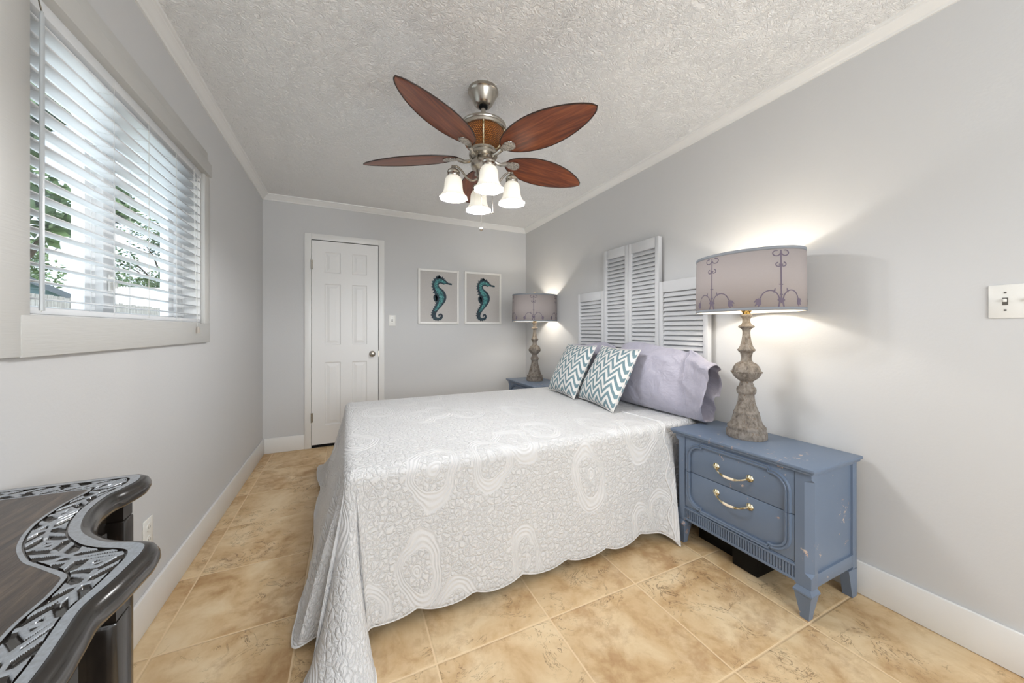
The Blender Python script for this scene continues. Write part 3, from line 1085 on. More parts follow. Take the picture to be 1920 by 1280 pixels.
# ---------------------------------------------------------------- pillows
def pillow(name, label, group, w, h, tk, mat, mtx, seed, pinch=0.06, wr=0.006, n=34, sagx=0.0):
    b = B()
    L = b.uvl()
    V = {}
    for side in (1, -1):
        for i in range(n + 1):
            for j in range(n + 1):
                u, v = -1 + 2 * i / n, -1 + 2 * j / n
                onb = i in (0, n) or j in (0, n)
                if side == -1 and onb:
                    V[(side, i, j)] = V[(1, i, j)]
                    continue
                pu = 1 - pinch * (1 - v * v) * abs(u) ** 3 * 0 - pinch * (1 - abs(v) ** 2.2) * abs(u) ** 2
                pv = 1 - pinch * (1 - abs(u) ** 2.2) * abs(v) ** 2
                t_ = max(0.0, (1 - abs(u) ** 2.6)) ** 0.55 * max(0.0, (1 - abs(v) ** 2.6)) ** 0.55
                x, y = u * pu * w / 2, v * pv * h / 2
                bulge = 1 + 0.22 * (-v)
                z = side * tk / 2 * t_ * bulge
                nz_ = noise.noise(Vector((x * 9 + seed, y * 9, side * 3.0))) + 0.5 * noise.noise(Vector((x * 20 + seed, y * 20, side * 3.0)))
                z += side * wr * nz_ * (0.3 + t_)
                y += sagx * (u ** 2) * -0.02
                V[(side, i, j)] = b.bm.verts.new(mtx @ Vector((x, y, z)))
    for side in (1, -1):
        for i in range(n):
            for j in range(n):
                q4 = [(i, j), (i + 1, j), (i + 1, j + 1), (i, j + 1)]
                if side == -1:
                    q4.reverse()
                try:
                    f = b.bm.faces.new([V[(side, a, c2)] for a, c2 in q4])
                except ValueError:
                    continue
                for lp, (a, c2) in zip(f.loops, q4):
                    lp[L].uv = (a / n, c2 / n)
    o = b.build(name, mat, None, angle=70, fixn=False)
    tag(o, label, 'pillow', group)
    # piping seam
    rim = [(i, 0) for i in range(n)] + [(n, j) for j in range(n)] + [(i, n) for i in range(n, 0, -1)] + [(0, j) for j in range(n, 0, -1)]
    pts = []
    for (i, j) in rim:
        u, v = -1 + 2 * i / n, -1 + 2 * j / n
        pu = 1 - pinch * (1 - abs(v) ** 2.2) * abs(u) ** 2
        pv = 1 - pinch * (1 - abs(u) ** 2.2) * abs(v) ** 2
        pts.append(mtx @ Vector((u * pu * w / 2, v * pv * h / 2 + sagx * (u ** 2) * -0.02, 0)))
    sb = B()
    sb.tube(pts, 0.0035, 6, closed=True)
    sb.build('seam', mat, o)
    return o


def pmat(cx, cy, zb, h, lean, yaw, roll=0.0):
    """local x -> along the bed's width (towards the viewer), local y -> up the pillow, local z -> towards the foot"""
    base = Matrix(((0, 0, -1, 0), (-1, 0, 0, 0), (0, 1, 0, 0), (0, 0, 0, 1)))
    m = Matrix.Translation((cx, cy, zb)) @ Matrix.Rotation(yaw, 4, 'Z') @ Matrix.Rotation(lean, 4, 'Y') @ base
    return m @ Matrix.Rotation(roll, 4, 'Z') @ Matrix.Translation((0, h / 2, 0))


BZ = TZ + 0.017
pillow('throw_pillow', 'teal and white chevron throw pillow farther from the viewer, partly overlapped', 'chevron pillows', 0.48, 0.45, 0.13, M['chevron'], pmat(1.602, 2.474, BZ, 0.45, R_(26), R_(-7), R_(0)), 1.0)
pillow('throw_pillow', 'teal and white chevron throw pillow in front, nearer to the viewer', 'chevron pillows', 0.49, 0.45, 0.14, M['chevron'], pmat(1.592, 2.020, BZ, 0.45, R_(27), R_(-9), R_(-1)), 5.0)


def cased_pillow(name, label, yfar, ynear, xc, zb, h, tk, lean, cuff, seed):
    """pillow in an open-ended pillowcase: the cuff hangs past the pillow on the near side"""
    rows = []
    NA, NB = 64, 56
    Ltot = yfar - ynear
    fc = 1 - cuff / Ltot
    for i in range(NA + 1):
        f = i / NA
        y = yfar - f * Ltot
        if f < fc:
            g = f / fc
            tt = max(0.0, 1 - abs(2 * g - 1) ** 3.2) ** 0.5
            if g > 0.5:
                tt = max(tt, 0.50)
            hh = h * (0.90 + 0.10 * min(1, tt * 1.1))
            if g < 0.06:
                hh *= 0.93 + 0.07 * g / 0.06
        else:
            g = (f - fc) / (1 - fc)
            tt = 0.50 - 0.10 * sin(pi * g) + 0.16 * g
            hh = h * (0.985 - 0.16 * g ** 1.4)
        row = []
        for jn in range(NB):
            a = 2 * pi * jn / NB
            ca, sa = cos(a), sin(a)
            v = math.copysign(abs(sa) ** 0.85, sa)
            yy_ = hh / 2 * v
            zz_ = tk / 2 * math.copysign(abs(ca) ** 1.15, ca) * max(tt, 0.03) * (1 - 0.15 * v)
            nn = noise.noise(Vector((f * 4 + seed, v * 2.2, ca))) + 0.45 * noise.noise(Vector((f * 9 + seed, v * 4.5, ca * 1.5)))
            amp = 0.013 + 0.010 * max(0.0, min(1.0, (f - fc + 0.1) / 0.1))
            zz_ += amp * nn
            fold = 0.0
            if f > fc:
                fold = 0.016 * sin(v * 6 + seed) * (f - fc) / (1 - fc)
            zup = hh / 2 + yy_ + (0.016 * sin(f * 7.0 + seed) * (v + 1) / 2) + (0.02 * nn if f > fc else 0.006 * nn)
            if f > fc:
                zup -= 0.03 * ((f - fc) / (1 - fc)) * (1 if v > 0 else 0.4)
            px = xc - zz_ * 1.0 + zup * math.tan(lean) + fold
            row.append((px, y + 0.012 * nn * (1 if f > fc else 0.2) - (0.03 * v if f > 0.97 else 0.0), zb + max(zup, 0.0)))
        rows.append(row)
    b = B()
    b.rings(rows, True, True, False)
    o = b.build(name, M['lavender'], None, angle=75, solid=0.003)
    tag(o, label, 'pillow', 'lavender pillows')
    # stitched cuff hem
    ih = int(NA * fc) + 1
    s1 = B()
    s1.tube([Vector(p) + Vector((-0.0015, 0, 0)) for p in rows[ih]], 0.0022, 5, closed=True)
    s1.build('cuff_seam', M['lavender'], o)
    return o


cased_pillow('bed_pillow', 'lavender pillow in an open-ended case against the headboard at the near end', 2.085, 1.330, 1.868, BZ, 0.425, 0.20, R_(2.5), 0.15, 0.0)
cased_pillow('bed_pillow', 'lavender pillow at the far end, mostly hidden behind the chevron pillows', 2.80, 2.12, 1.905, BZ, 0.41, 0.12, R_(2), 0.06, 9.0)


# ---------------------------------------------------------------- nightstands
def nightstand():
    """front faces -x; local origin at floor, centre of the front edge of the top; y spans +-0.3325"""
    t = thing('nightstand', 'blue chipped-paint two-drawer nightstand beside the bed, in full view', 'nightstand')
    X0, X1 = 0.022, 0.385     # carcass front and back
    HWT, HW = 0.335, 0.316
    ZT = 0.615
    b = B()
    # stepped moulded top
    b.box(0.0, 0.392, -HWT, HWT, ZT - 0.014, ZT, 0.004, 2)
    b.box(0.008, 0.390, -HWT + 0.008, HWT - 0.008, ZT - 0.026, ZT - 0.0135, 0.004, 2)
    b.build('top', M['blue'], t)
    # carcass shell
    b = B()
    b.box(X0 + 0.03, X1 - 0.002, -HW + 0.028, HW - 0.028, 0.14, ZT - 0.026)
    b.build('carcass', M['blue'], t)
    # side frames (two stiles + rails round a recessed panel)
    for sgn in (-1, 1):
        b = B()
        ya, yb = sorted((sgn * HW, sgn * (HW - 0.028)))
        b.box(X0 + 0.045, X1 - 0.035, ya, yb, 0.135, 0.187, 0.001)
        b.box(X0 + 0.045, X1 - 0.035, ya, yb, ZT - 0.036, ZT - 0.0262, 0.001)
        ya2, yb2 = sorted((sgn * (HW - 0.008), sgn * (HW - 0.028)))
        b.box(X0 + 0.045, X1 - 0.035, ya2, yb2, 0.187, ZT - 0.036)
        b.build('side_panel', M['blue'], t)
        # rear leg: full height post tapering below the case
        b = B()
        y0_, y1_ = sorted((sgn * HW, sgn * (HW - 0.035)))
        b.box(X1 - 0.035, X1, y0_, y1_, 0.12, ZT - 0.0262, 0.0015)
        rows = []
        for z, w in ((0.125, 0.070), (0.001, 0.038)):
            rows.append([(X1 - w, y0_, z), (X1, y0_, z), (X1, y1_, z), (X1 - w, y1_, z)])
        b.rings(rows, True, True, True)
        b.build('leg', M['blue'], t, angle=30)
        # front post with chamfered corner, block and tapered foot
        b = B()
        yi, yo = sgn * (HW - 0.058), sgn * HW
        ch = 0.024
        out = [(X0, yi), (X0, yo - sgn * ch), (X0 + ch, yo), (X0 + 0.046, yo), (X0 + 0.046, yi)]
        out_sq = [(X0, yi), (X0, yo - sgn * 0.002), (X0 + 0.002, yo), (X0 + 0.046, yo), (X0 + 0.046, yi)]
        levels = [(0.132, out_sq), (0.178, out_sq), (0.190, out), (0.553, out), (0.567, out_sq), (ZT - 0.0262, out_sq)]
        b.rings([[(p[0], p[1], z) for p in o_] for z, o_ in levels], True, True, True)
        b.build('post', M['blue'], t, angle=20)
        b = B()
        cy = (yi + yo) / 2
        hx_ = 0.029
        lv = [(0.131, 0.024), (0.118, 0.030), (0.112, 0.033), (0.106, 0.033), (0.100, 0.029), (0.02, 0.0165), (0.001, 0.015)]
        b.rings([[(X0 + 0.024 + dx * w, cy + dy * w, z) for dx, dy in ((-1, -1), (1, -1), (1, 1), (-1, 1))] for z, w in lv], True, True, True)
        b.build('leg', M['blue'], t, angle=20)
    # drawers
    DY = HW - 0.060
    splits = [(0.214, 0.4035), (0.4065, 0.585)]
    BZ0, BZ1, BY = 0.232, 0.556, DY - 0.032     # raised frame band

    def plate(z0, z1):
        return [( -DY, z0), (DY, z0), (DY, z1), (-DY, z1)]
    # shaped recess outline (right-top quadrant): notch corners with concave curve
    def quad(z_in, z_edge, sgn_z):
        pts = []
        return pts
    dr = []
    for di, (z0, z1) in enumerate(splits):
        b = B()
        b.box(X0 + 0.002, X0 + 0.03, -DY, DY, z0, z1, 0.0015)
        d = b.build('drawer', M['blue'], t)
        dr.append(d)
        # applied moulding frame: half of a rounded, notched frame on each drawer
        zmid = 0.405
        top = di == 1
        ze = BZ1 if top else BZ0
        s_ = 1 if top else -1
        path = []
        zj = z0 if top else z1
        path.append((-BY, zj))
        rc = 0.055
        path.append((-BY, ze - s_ * (rc + 0.012)))
        for q in range(0, 9):
            a = q / 8 * pi / 2
            path.append((-BY + rc * (1 - cos(a)), ze - s_ * (0.012 + rc * (1 - sin(a)))))
        path.append((-BY + rc + 0.012, ze - s_ * 0.012))
        path.append((-BY + rc + 0.012, ze))
        path = path + [(-p[0], p[1]) for p in reversed(path)]
        mb = B()
        rows = []
        for off, dx in ((0.0, 0.0), (0.0, 0.009), (0.006, 0.011), (0.009, 0.006), (0.013, 0.009), (0.018, 0.010), (0.022, 0.0)):
            r = []
            for i, (py, pz) in enumerate(path):
                a = path[max(i - 1, 0)]
                c2 = path[min(i + 1, len(path) - 1)]
                tx, tz = c2[0] - a[0], c2[1] - a[1]
                l_ = math.hypot(tx, tz) or 1
                nx, nz2_ = (-tz / l_) * -s_, (tx / l_) * -s_
                # outward = away from the panel centre
                if (py * nx + (pz - zmid) * nz2_) < 0:
                    nx, nz2_ = -nx, -nz2_
                zz = pz + nz2_ * off
                if i in (0, len(path) - 1):
                    zz = pz
                r.append((X0 + 0.002 - dx, py + nx * off, zz))
            rows.append(r)
        mb.rings(rows, False)
        mb.build('moulding', M['blue'], d, angle=28)
        # outer raised field between moulding and drawer edge
        # handle
        hz = 0.486 if top else 0.357
        for sgn in (-1, 1):
            rb = B()
            rb.lathe([(0.0005, 0.013), (0.006, 0.012), (0.009, 0.008), (0.013, 0.006), (0.016, 0.003), (0.0165, 0.0), (0.0005, 0.0)], 18, wob=lambda a, z: 0.08 * cos(8 * a))
            ro = rb.build('rosette', M['brass'], d, loc=(X0 + 0.002, sgn * 0.080, hz))
            ro.rotation_euler = (0, -pi / 2, 0)
        bp = []
        rad = []
        for q in range(21):
            f = q / 20
            y = -0.080 + 0.16 * f
            e = abs(2 * f - 1)
            bp.append((X0 - 0.010 - 0.018 * (1 - e ** 3), y, hz - 0.024 * (1 - e ** 2.2)))
            rad.append(0.0036 + (0.0016 if e < 0.32 else 0) + (0.0018 if 0.34 < e < 0.42 else 0))
        hb_ = B()
        hb_.tube(bp, rad, 10)
        ho = hb_.build('pull_handle', M['brass'], d)
        pb = B()
        pb.tube(bp[7:14], 0.0062, 10)
        pb.build('handle_grip', M['porcelain'], d)
    # rail under the drawers with a row of dentils
    b = B()
    b.box(X0 + 0.004, X0 + 0.03, -DY - 0.002, DY + 0.002, 0.137, 0.211, 0.001)
    b.box(X0 - 0.002, X0 + 0.006, -DY - 0.002, DY + 0.002, 0.196, 0.206, 0.002)
    b.box(X0 - 0.001, X0 + 0.006, -DY - 0.002, DY + 0.002, 0.137, 0.150, 0.002)
    b.build('apron', M['blue'], t)
    b = B()
    nd = 44
    for i in range(nd):
        y = -DY + (i + 0.5) * 2 * DY / nd
        b.box(X0 - 0.0005, X0 + 0.005, y - 0.0034, y + 0.0034, 0.1505, 0.1955)
    b.build('dentil_moulding', M['blue'], t)
    return t


ns = nightstand()
ns.location = (1.632, 1.068, 0)
ns2 = copy_tree(ns)
ns2.location = (1.622, 3.287, 0)
ns['group'] = 'nightstands'
ns2['group'] = 'nightstands'
ns2['label'] = 'blue nightstand beyond the bed in the far corner, only its top showing'

# black box under the near nightstand
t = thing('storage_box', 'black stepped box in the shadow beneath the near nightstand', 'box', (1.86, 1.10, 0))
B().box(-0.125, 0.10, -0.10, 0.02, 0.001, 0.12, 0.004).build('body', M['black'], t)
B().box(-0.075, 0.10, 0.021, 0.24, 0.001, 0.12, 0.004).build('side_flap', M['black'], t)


# ---------------------------------------------------------------- table lamps
def table_lamp():
    t = thing('table_lamp', 'tall turned-wood table lamp with drum shade on the near nightstand', 'table lamp')
    z0 = 0.0
    K = 0.00041
    rows = [(1105 + 22, 215), (1122, 219), (1108, 219), (1098, 217), (1090, 206), (1084, 203), (1078, 208), (1070, 204), (1064, 190), (1058, 176), (1045, 163), (1030, 152), (1015, 143), (1006, 137), (1003, 140), (998, 139), (994, 130), (985, 122), (968, 108), (945, 93), (920, 86), (908, 84), (903, 96), (896, 104), (882, 106), (872, 100), (866, 84), (855, 76), (846, 68), (840, 70), (832, 92), (822, 122), (812, 140), (803, 152), (797, 157), (792, 158), (786, 155), (776, 148), (764, 137), (752, 118), (745, 98), (741, 76), (736, 64), (726, 57), (712, 57), (698, 64), (689, 70), (686, 84), (680, 92), (674, 92), (668, 82), (655, 66), (635, 54), (610, 45), (585, 41), (574, 45), (566, 58), (560, 84), (556, 89), (551, 80), (545, 56), (535, 44), (520, 42), (510, 48), (503, 62), (498, 66), (494, 60), (492, 42)]
    prof = [(w / 2 / 1.0 * K * 2, (1127 - Y) * 0.000984) for Y, w in rows]
    b = B()
    b.lathe([(0.0005, 0.0)] + prof + [(0.0005, prof[-1][1])], 36)
    b.build('turned_base', M['lampwood'], t, angle=50)
    zn = prof[-1][1]
    # beaded rings
    for (Y, w, n, r) in ((791, 163, 34, 0.0036), (677, 92, 22, 0.003)):
        bd = B()
        for i in range(n):
            a = 2 * pi * i / n
            bd.ball((w * K * cos(a), w * K * sin(a), (1127 - Y) * 0.000984), r, 7, 5)
        bd.build('beading', M['lampwood'], t)
    b = B()
    b.lathe([(0.0005, zn), (0.016, zn), (0.017, zn + 0.004), (0.022, zn + 0.014), (0.024, zn + 0.026), (0.023, zn + 0.036), (0.018, zn + 0.040), (0.0005, zn + 0.041)], 20)
    b.build('neck', M['goldneck'], t)
    zs0 = 1.249 - 0.615      # shade bottom above the lamp foot
    zs1 = zs0 + 0.289
    A_, B_ = 0.246, 0.186
    b = B()
    b.lathe([(1.0, zs0), (0.985, zs1)], 72, sx=B_, sy=A_)
    sh = b.build('lamp_shade', M['shade'], t, solid=0.0015)
    b = B()
    b.lathe([(0.992, zs0 + 0.002), (0.977, zs1 - 0.002)], 72, sx=B_, sy=A_)
    b.build('lining', M['lining'], sh)
    for z, s_ in ((zs0, 1.004), (zs1 - 0.014, 0.990)):
        b = B()
        b.lathe([(s_, z), (s_ - 0.0005, z + 0.014)], 72, sx=B_, sy=A_)
        b.build('trim_band', M['band'], sh, solid=0.002)
    # printed scroll motif wrapped on the shade
    def on(s, z):      # s: angle, z: height above shade bottom
        k_ = 1.006 - 0.015 * z / 0.289
        return Vector((B_ * k_ * cos(s), A_ * k_ * sin(s), zs0 + z))

    def ribbon(pts, w):
        pr_ = pr
        P3 = [on(s, z) for s, z in pts]
        n = len(P3)
        rows = []
        for i, p in enumerate(P3):
            t_ = (P3[min(i + 1, n - 1)] - P3[max(i - 1, 0)]).normalized()
            nrm = Vector((p.x / B_ ** 2, p.y / A_ ** 2, 0)).normalized()
            sd = t_.cross(nrm)
            ww = w[i] if isinstance(w, list) else w
            rows.append([p - sd * ww / 2, p + sd * ww / 2])
        pr.rings(rows, False)

    def arc(cs, cz, rs, rz, a0, a1, n=14):
        return [(cs + rs * cos(a0 + (a1 - a0) * i / n), cz + rz * sin(a0 + (a1 - a0) * i / n)) for i in range(n + 1)]

    def blob(s, z, rs, rz):
        ribbon([(s - rs, z), (s - rs * 0.5, z + rz * 0.2), (s, z), (s + rs * 0.5, z - rz * 0.2), (s + rs, z)], [0.001, rz * 1.6, rz * 2, rz * 1.6, 0.001])

    for m in range(5):
        pr = B()
        s0 = m * 2 * pi / 5 + 0.33
        u = 1 / 0.22
        ribbon([(s0, 0.03 + 0.24 * i / 12) for i in range(13)], 0.0056)
        for zc, rr in ((0.115, 0.010), (0.205, 0.010), (0.07, 0.008)):
            blob(s0, zc, rr * u, 0.0032)
        blob(s0, 0.045, 0.016 * u, 0.010)
        ribbon([(s0 - 0.012 * u, 0.008), (s0 - 0.006 * u, 0.04)], 0.006)
        ribbon([(s0 + 0.012 * u, 0.008), (s0 + 0.006 * u, 0.04)], 0.006)
        for sg in (-1, 1):
            ribbon(arc(s0 + sg * 0.044 * u, 0.045, sg * -0.036 * u, 0.044, 0, pi * 0.93), 0.0048)
            # flower at the end of the branch
            fs = s0 + sg * 0.083 * u
            for q, (da, dz) in enumerate(((0.000, 0.0), (0.014, -0.004), (0.010, -0.016), (-0.002, -0.020))):
                ribbon([(fs - sg * 0.004 * u, 0.052), (fs + sg * da * 0.6 * u, 0.050 + dz), (fs + sg * (da + 0.006) * u, 0.042 + dz * 1.4)], [0.003, 0.013, 0.001])
            # leaves
            ribbon([(s0 + sg * 0.030 * u, 0.078), (s0 + sg * 0.026 * u, 0.090), (s0 + sg * 0.024 * u, 0.100)], [0.003, 0.006, 0.001])
            # scrolls at the top and at mid height
            ribbon(arc(s0 + sg * 0.018 * u, 0.256, sg * 0.015 * u, 0.012, pi, 2.6 * pi, 18), 0.0045)
            ribbon(arc(s0 + sg * 0.011 * u, 0.205, sg * 0.010 * u, 0.009, pi * 0.9, 2.5 * pi, 18), 0.0045)
        pr.build('printed_scroll', M['print'], sh, angle=60)
    # harp, bulb, finial
    b = B()
    hp_ = [(0, 0.03 * s, 0) for s in (0,)]
    hpts = [(0, 0.055 * sin(pi * (i / 16)) * (1 if True else 0), zn + 0.04 + (zs1 - zn - 0.045) * i / 16) for i in range(17)]
    b.tube(hpts, 0.0016, 6)
    b.tube([(p[0], -p[1], p[2]) for p in hpts], 0.0016, 6)
    for a in (0, pi / 2):
        b.tube([(-B_ * 0.97 * cos(a), -A_ * 0.97 * sin(a), zs1 - 0.006), (B_ * 0.97 * cos(a), A_ * 0.97 * sin(a), zs1 - 0.006)], 0.0015, 6)
    b.build('harp', M['brass'], t)
    b = B()
    b.lathe([(0.0005, zs1 - 0.006), (0.010, zs1 - 0.004), (0.004, zs1 + 0.002), (0.008, zs1 + 0.008), (0.009, zs1 + 0.013), (0.004, zs1 + 0.018), (0.006, zs1 + 0.024), (0.0005, zs1 + 0.028)], 14)
    b.build('finial', M['brass'], t)
    b = B()
    zb = zn + 0.045
    b.lathe([(0.0005, zb), (0.009, zb), (0.010, zb + 0.01), (0.016, zb + 0.024), (0.020, zb + 0.038), (0.018, zb + 0.050), (0.010, zb + 0.058), (0.0005, zb + 0.060)], 20)
    bo = b.build('bulb', M['bulb'], t)
    bo.visible_shadow = True
    point_light('bulb_light', t, (0, 0, zs0 + 0.138), LAMP_W, (1.0, 0.95, 0.88), 0.025)
    return t


tl = table_lamp()
tl.location = (1.852, 1.122, 0.6155)
tl.rotation_euler = (0, 0, R_(4))
tl2 = copy_tree(tl)
tl2.location = (1.835, 3.335, 0.6155)
tl2.rotation_euler = (0, 0, R_(80))
for o in (tl, tl2):
    o['group'] = 'table lamps'
tl2['label'] = 'tall turned-wood table lamp with drum shade in the far corner beyond the bed'


# ---------------------------------------------------------------- seahorse pictures
def picture(loc, label):
    t = thing('framed_picture', label, 'picture', loc, group='seahorse pictures')
    w, h, fw, d = 0.231, 0.306, 0.022, 0.022
    b = B()
    b.box(-w, -w + fw, -d, -0.001, -h, h, 0.002).box(w - fw, w, -d, -0.001, -h, h, 0.002)
    b.box(-w + fw, w - fw, -d, -0.001, h - fw, h, 0.002).box(-w + fw, w - fw, -d, -0.001, -h, -h + fw, 0.002)
    b.build('frame', M['frame_white'], t)
    p = B().box(-w + fw, w - fw, -0.010, -0.002, -h + fw, h - fw).build('art_print', M['paper'], t)
    # seahorse, drawn from the tracing: picture interior 660 x 930 units
    X = lambda x, y: ((x - 500) / 660 * 2 * (w - fw), -0.0106, -(y - 645) / 930 * 2 * (h - fw))
    spine = [(738, 402, 15), (700, 397, 17), (655, 388, 17), (618, 372, 32), (575, 355, 50), (530, 338, 62), (487, 345, 64), (455, 375, 60), (440, 420, 58), (446, 470, 60), (475, 525, 74), (515, 580, 92), (540, 635, 96), (538, 690, 88), (522, 745, 70), (495, 800, 54), (462, 850, 46), (432, 900, 42), (412, 950, 40), (408, 1000, 38), (430, 1038, 34), (470, 1055, 28), (515, 1048, 25), (545, 1022, 22), (550, 988, 19), (530, 968, 16), (507, 975, 13), (500, 998, 9), (512, 1010, 4)]
    pts = catmull([Vector(s_) for s_ in spine], 6)

    def rib(scale, yo, name, mat, shift=0.0, i0=0, i1=None, spikes=False):
        b = B()
        rows = []
        seq = pts[i0:i1]
        for i, s_ in enumerate(seq):
            a, c2 = seq[max(i - 1, 0)], seq[min(i + 1, len(seq) - 1)]
            tx, ty = c2.x - a.x, c2.y - a.y
            l_ = math.hypot(tx, ty) or 1
            nx, ny = -ty / l_, tx / l_
            hw_ = s_.z * scale
            jag = 1.0
            if spikes:
                jag = 1.0 + (0.5 if (i % 4 == 0) else 0.0) + 0.08 * noise.noise(Vector((i * 0.7, 0, 0)))
            cx, cy = s_.x + nx * shift * s_.z, s_.y + ny * shift * s_.z
            A = X(cx + nx * hw_ * jag, cy + ny * hw_ * jag)
            C = X(cx - nx * hw_, cy - ny * hw_)
            rows.append([(A[0], A[1] - yo, A[2]), (C[0], C[1] - yo, C[2])])
        b.rings(rows, False)
        if spikes:
            # crown and dorsal fin
            for poly in ([(470, 292), (466, 250), (488, 262), (500, 234), (512, 262), (536, 262), (524, 300)],
                         [(455, 612), (412, 610), (400, 650), (402, 690), (420, 728), (448, 745), (470, 715), (478, 660)],
                         [(560, 395), (575, 415), (600, 412), (615, 396)]):
                vs = [b.bm.verts.new((X(*q)[0], X(*q)[1] - yo, X(*q)[2])) for q in poly]
                b.bm.faces.new(vs)
        return b.build(name, mat, p, angle=80)

    rib(1.0, 0.0, 'seahorse', M['sea_d'], spikes=True)
    rib(0.46, 0.0005, 'seahorse_belly', M['sea_t'], -0.10, 16, 104)
    return t


picture((0.942, YB, 1.534), 'white framed teal seahorse print nearer the door')
picture((1.474, YB, 1.537), 'white framed teal seahorse print nearer the corner lamp')

# ---------------------------------------------------------------- ceiling fan
FX, FYc = 0.655, 1.755
fan = thing('ceiling_fan', 'five-blade ceiling fan with walnut leaf blades and four lit glass shades', 'ceiling fan', (FX, FYc, ZC))
Zr = lambda z: z - ZC
b = B()
b.lathe([(0.0005, 0.0), (0.078, 0.0), (0.080, -0.006), (0.080, -0.016), (0.076, -0.020), (0.072, -0.028), (0.050, -0.072), (0.040, -0.084), (0.034, -0.087), (0.0005, -0.084)], 40)
b.build('canopy', M['nickel'], fan)
b = B()
b.lathe([(0.0005, -0.078), (0.022, -0.08), (0.024, -0.092), (0.016, -0.098), (0.0005, -0.099)], 20)
b.build('hanger_ball', M['black'], fan)
b = B()
b.tube([(0, 0, -0.09), (0, 0, Zr(2.255))], 0.0125, 16)
b.build('downrod', M['nickel'], fan)
b = B()
b.lathe([(0.0005, Zr(2.268)), (0.030, Zr(2.266)), (0.060, Zr(2.262)), (0.110, Zr(2.246)), (0.120, Zr(2.240)), (0.123, Zr(2.232)), (0.120, Zr(2.226)), (0.123, Zr(2.220)), (0.121, Zr(2.210)), (0.112, Zr(2.206)), (0.0005, Zr(2.204))], 48)
b.build('motor_top', M['nickel'], fan)
b = B()
b.lathe([(0.108, Zr(2.207)), (0.110, Zr(2.19)), (0.106, Zr(2.165)), (0.096, Zr(2.14)), (0.080, Zr(2.122)), (0.066, Zr(2.114))], 64, uv=True)
b.build('rattan_housing', M['rattan'], fan)
b = B()
for q in range(5):
    a = q * 2 * pi / 5 + R_(-110)
    b.tube([((r_ + 0.003) * cos(a), (r_ + 0.003) * sin(a), Zr(z)) for r_, z in ((0.112, 2.212), (0.112, 2.19), (0.107, 2.165), (0.098, 2.14), (0.080, 2.12), (0.066, 2.11))], 0.004, 8)
b.build('cage_rib', M['brass'], fan)
b = B()
b.lathe([(0.0005, Zr(2.12)), (0.064, Zr(2.118)), (0.070, Zr(2.112)), (0.070, Zr(2.102)), (0.064, Zr(2.096)), (0.075, Zr(2.090)), (0.075, Zr(2.078)), (0.058, Zr(2.072)), (0.054, Zr(2.066)), (0.0005, Zr(2.064))], 40)
b.build('flywheel', M['nickel'], fan)
b = B()
b.lathe([(0.0005, Zr(2.07)), (0.052, Zr(2.068)), (0.056, Zr(2.055)), (0.064, Zr(2.045)), (0.066, Zr(2.030)), (0.062, Zr(2.015)), (0.050, Zr(2.008)), (0.040, Zr(2.0)), (0.036, Zr(1.975)), (0.030, Zr(1.955)), (0.018, Zr(1.945)), (0.0005, Zr(1.943))], 36)
b.build('light_hub', M['nickel'], fan)

BLZ = Zr(2.082)


def blade(ang):
    R0, R1, Wd = 0.135, 0.665, 0.205
    bl_ = B()
    n = 40
    top, bot = [], []
    outl = []
    for i in range(n + 1):
        f = i / n
        x = R0 + (R1 - R0) * f
        e = (sin(pi * min(1, max(0, f)) ** 0.86)) ** 0.62 if 0 < f < 1 else 0.0
        hw_ = Wd / 2 * e
        if f < 0.04:
            hw_ = max(hw_, 0.006)
        outl.append((x, hw_))
    rows_t = [[(x, -hw_ + 2 * hw_ * j / 8, 0.0028 - 0.002 * (abs(j - 4) / 4) ** 3) for j in range(9)] for x, hw_ in outl]
    rows_b = [[(x, -hw_ + 2 * hw_ * j / 8, -0.0028 + 0.002 * (abs(j - 4) / 4) ** 3) for j in range(9)] for x, hw_ in outl]
    bl_.rings(rows_t, False)
    bl_.rings([list(reversed(r)) for r in rows_b], False)
    bmesh.ops.remove_doubles(bl_.bm, verts=bl_.bm.verts, dist=0.0001)
    o = bl_.build('blade', M['blade'], fan, angle=60)
    o.location = (0, 0, BLZ)
    o.rotation_mode = 'QUATERNION'
    mt = Matrix.Rotation(ang, 4, 'Z') @ Matrix.Rotation(R_(1.2), 4, 'Y') @ Matrix.Rotation(R_(-13.5), 4, 'X')
    o.rotation_quaternion = mt.to_quaternion()
    eg = B()
    pts = [(x, hw_, 0) for x, hw_ in outl] + [(x, -hw_, 0) for x, hw_ in reversed(outl[1:-1])]
    eg.tube(pts, 0.0030, 6, closed=True)
    eg.build('blade_rim', M['bladeedge'], o)
    br = B()
    # cast leaf plate
    ol = []
    for q in range(25):
        a = 2 * pi * q / 24
        ol.append((0.175 + 0.045 * cos(a) * (1.0), 0.036 * sin(a) * (0.72 + 0.28 * cos(a))))
    br.prism(ol[:-1], 'z', -0.011, -0.0032, 0.002)
    br.build('bracket_plate', M['filigree'], o)
    ar = B()
    ar.tube([(0.060, 0, -0.012), (0.080, 0, -0.022), (0.105, 0, -0.022), (0.135, 0, -0.009)], [0.008, 0.0095, 0.010, 0.012], 10)
    ar.build('bracket_arm', M['nickel'], o)
    return o


for q in range(5):
    blade(R_(5.4 + 72 * q))

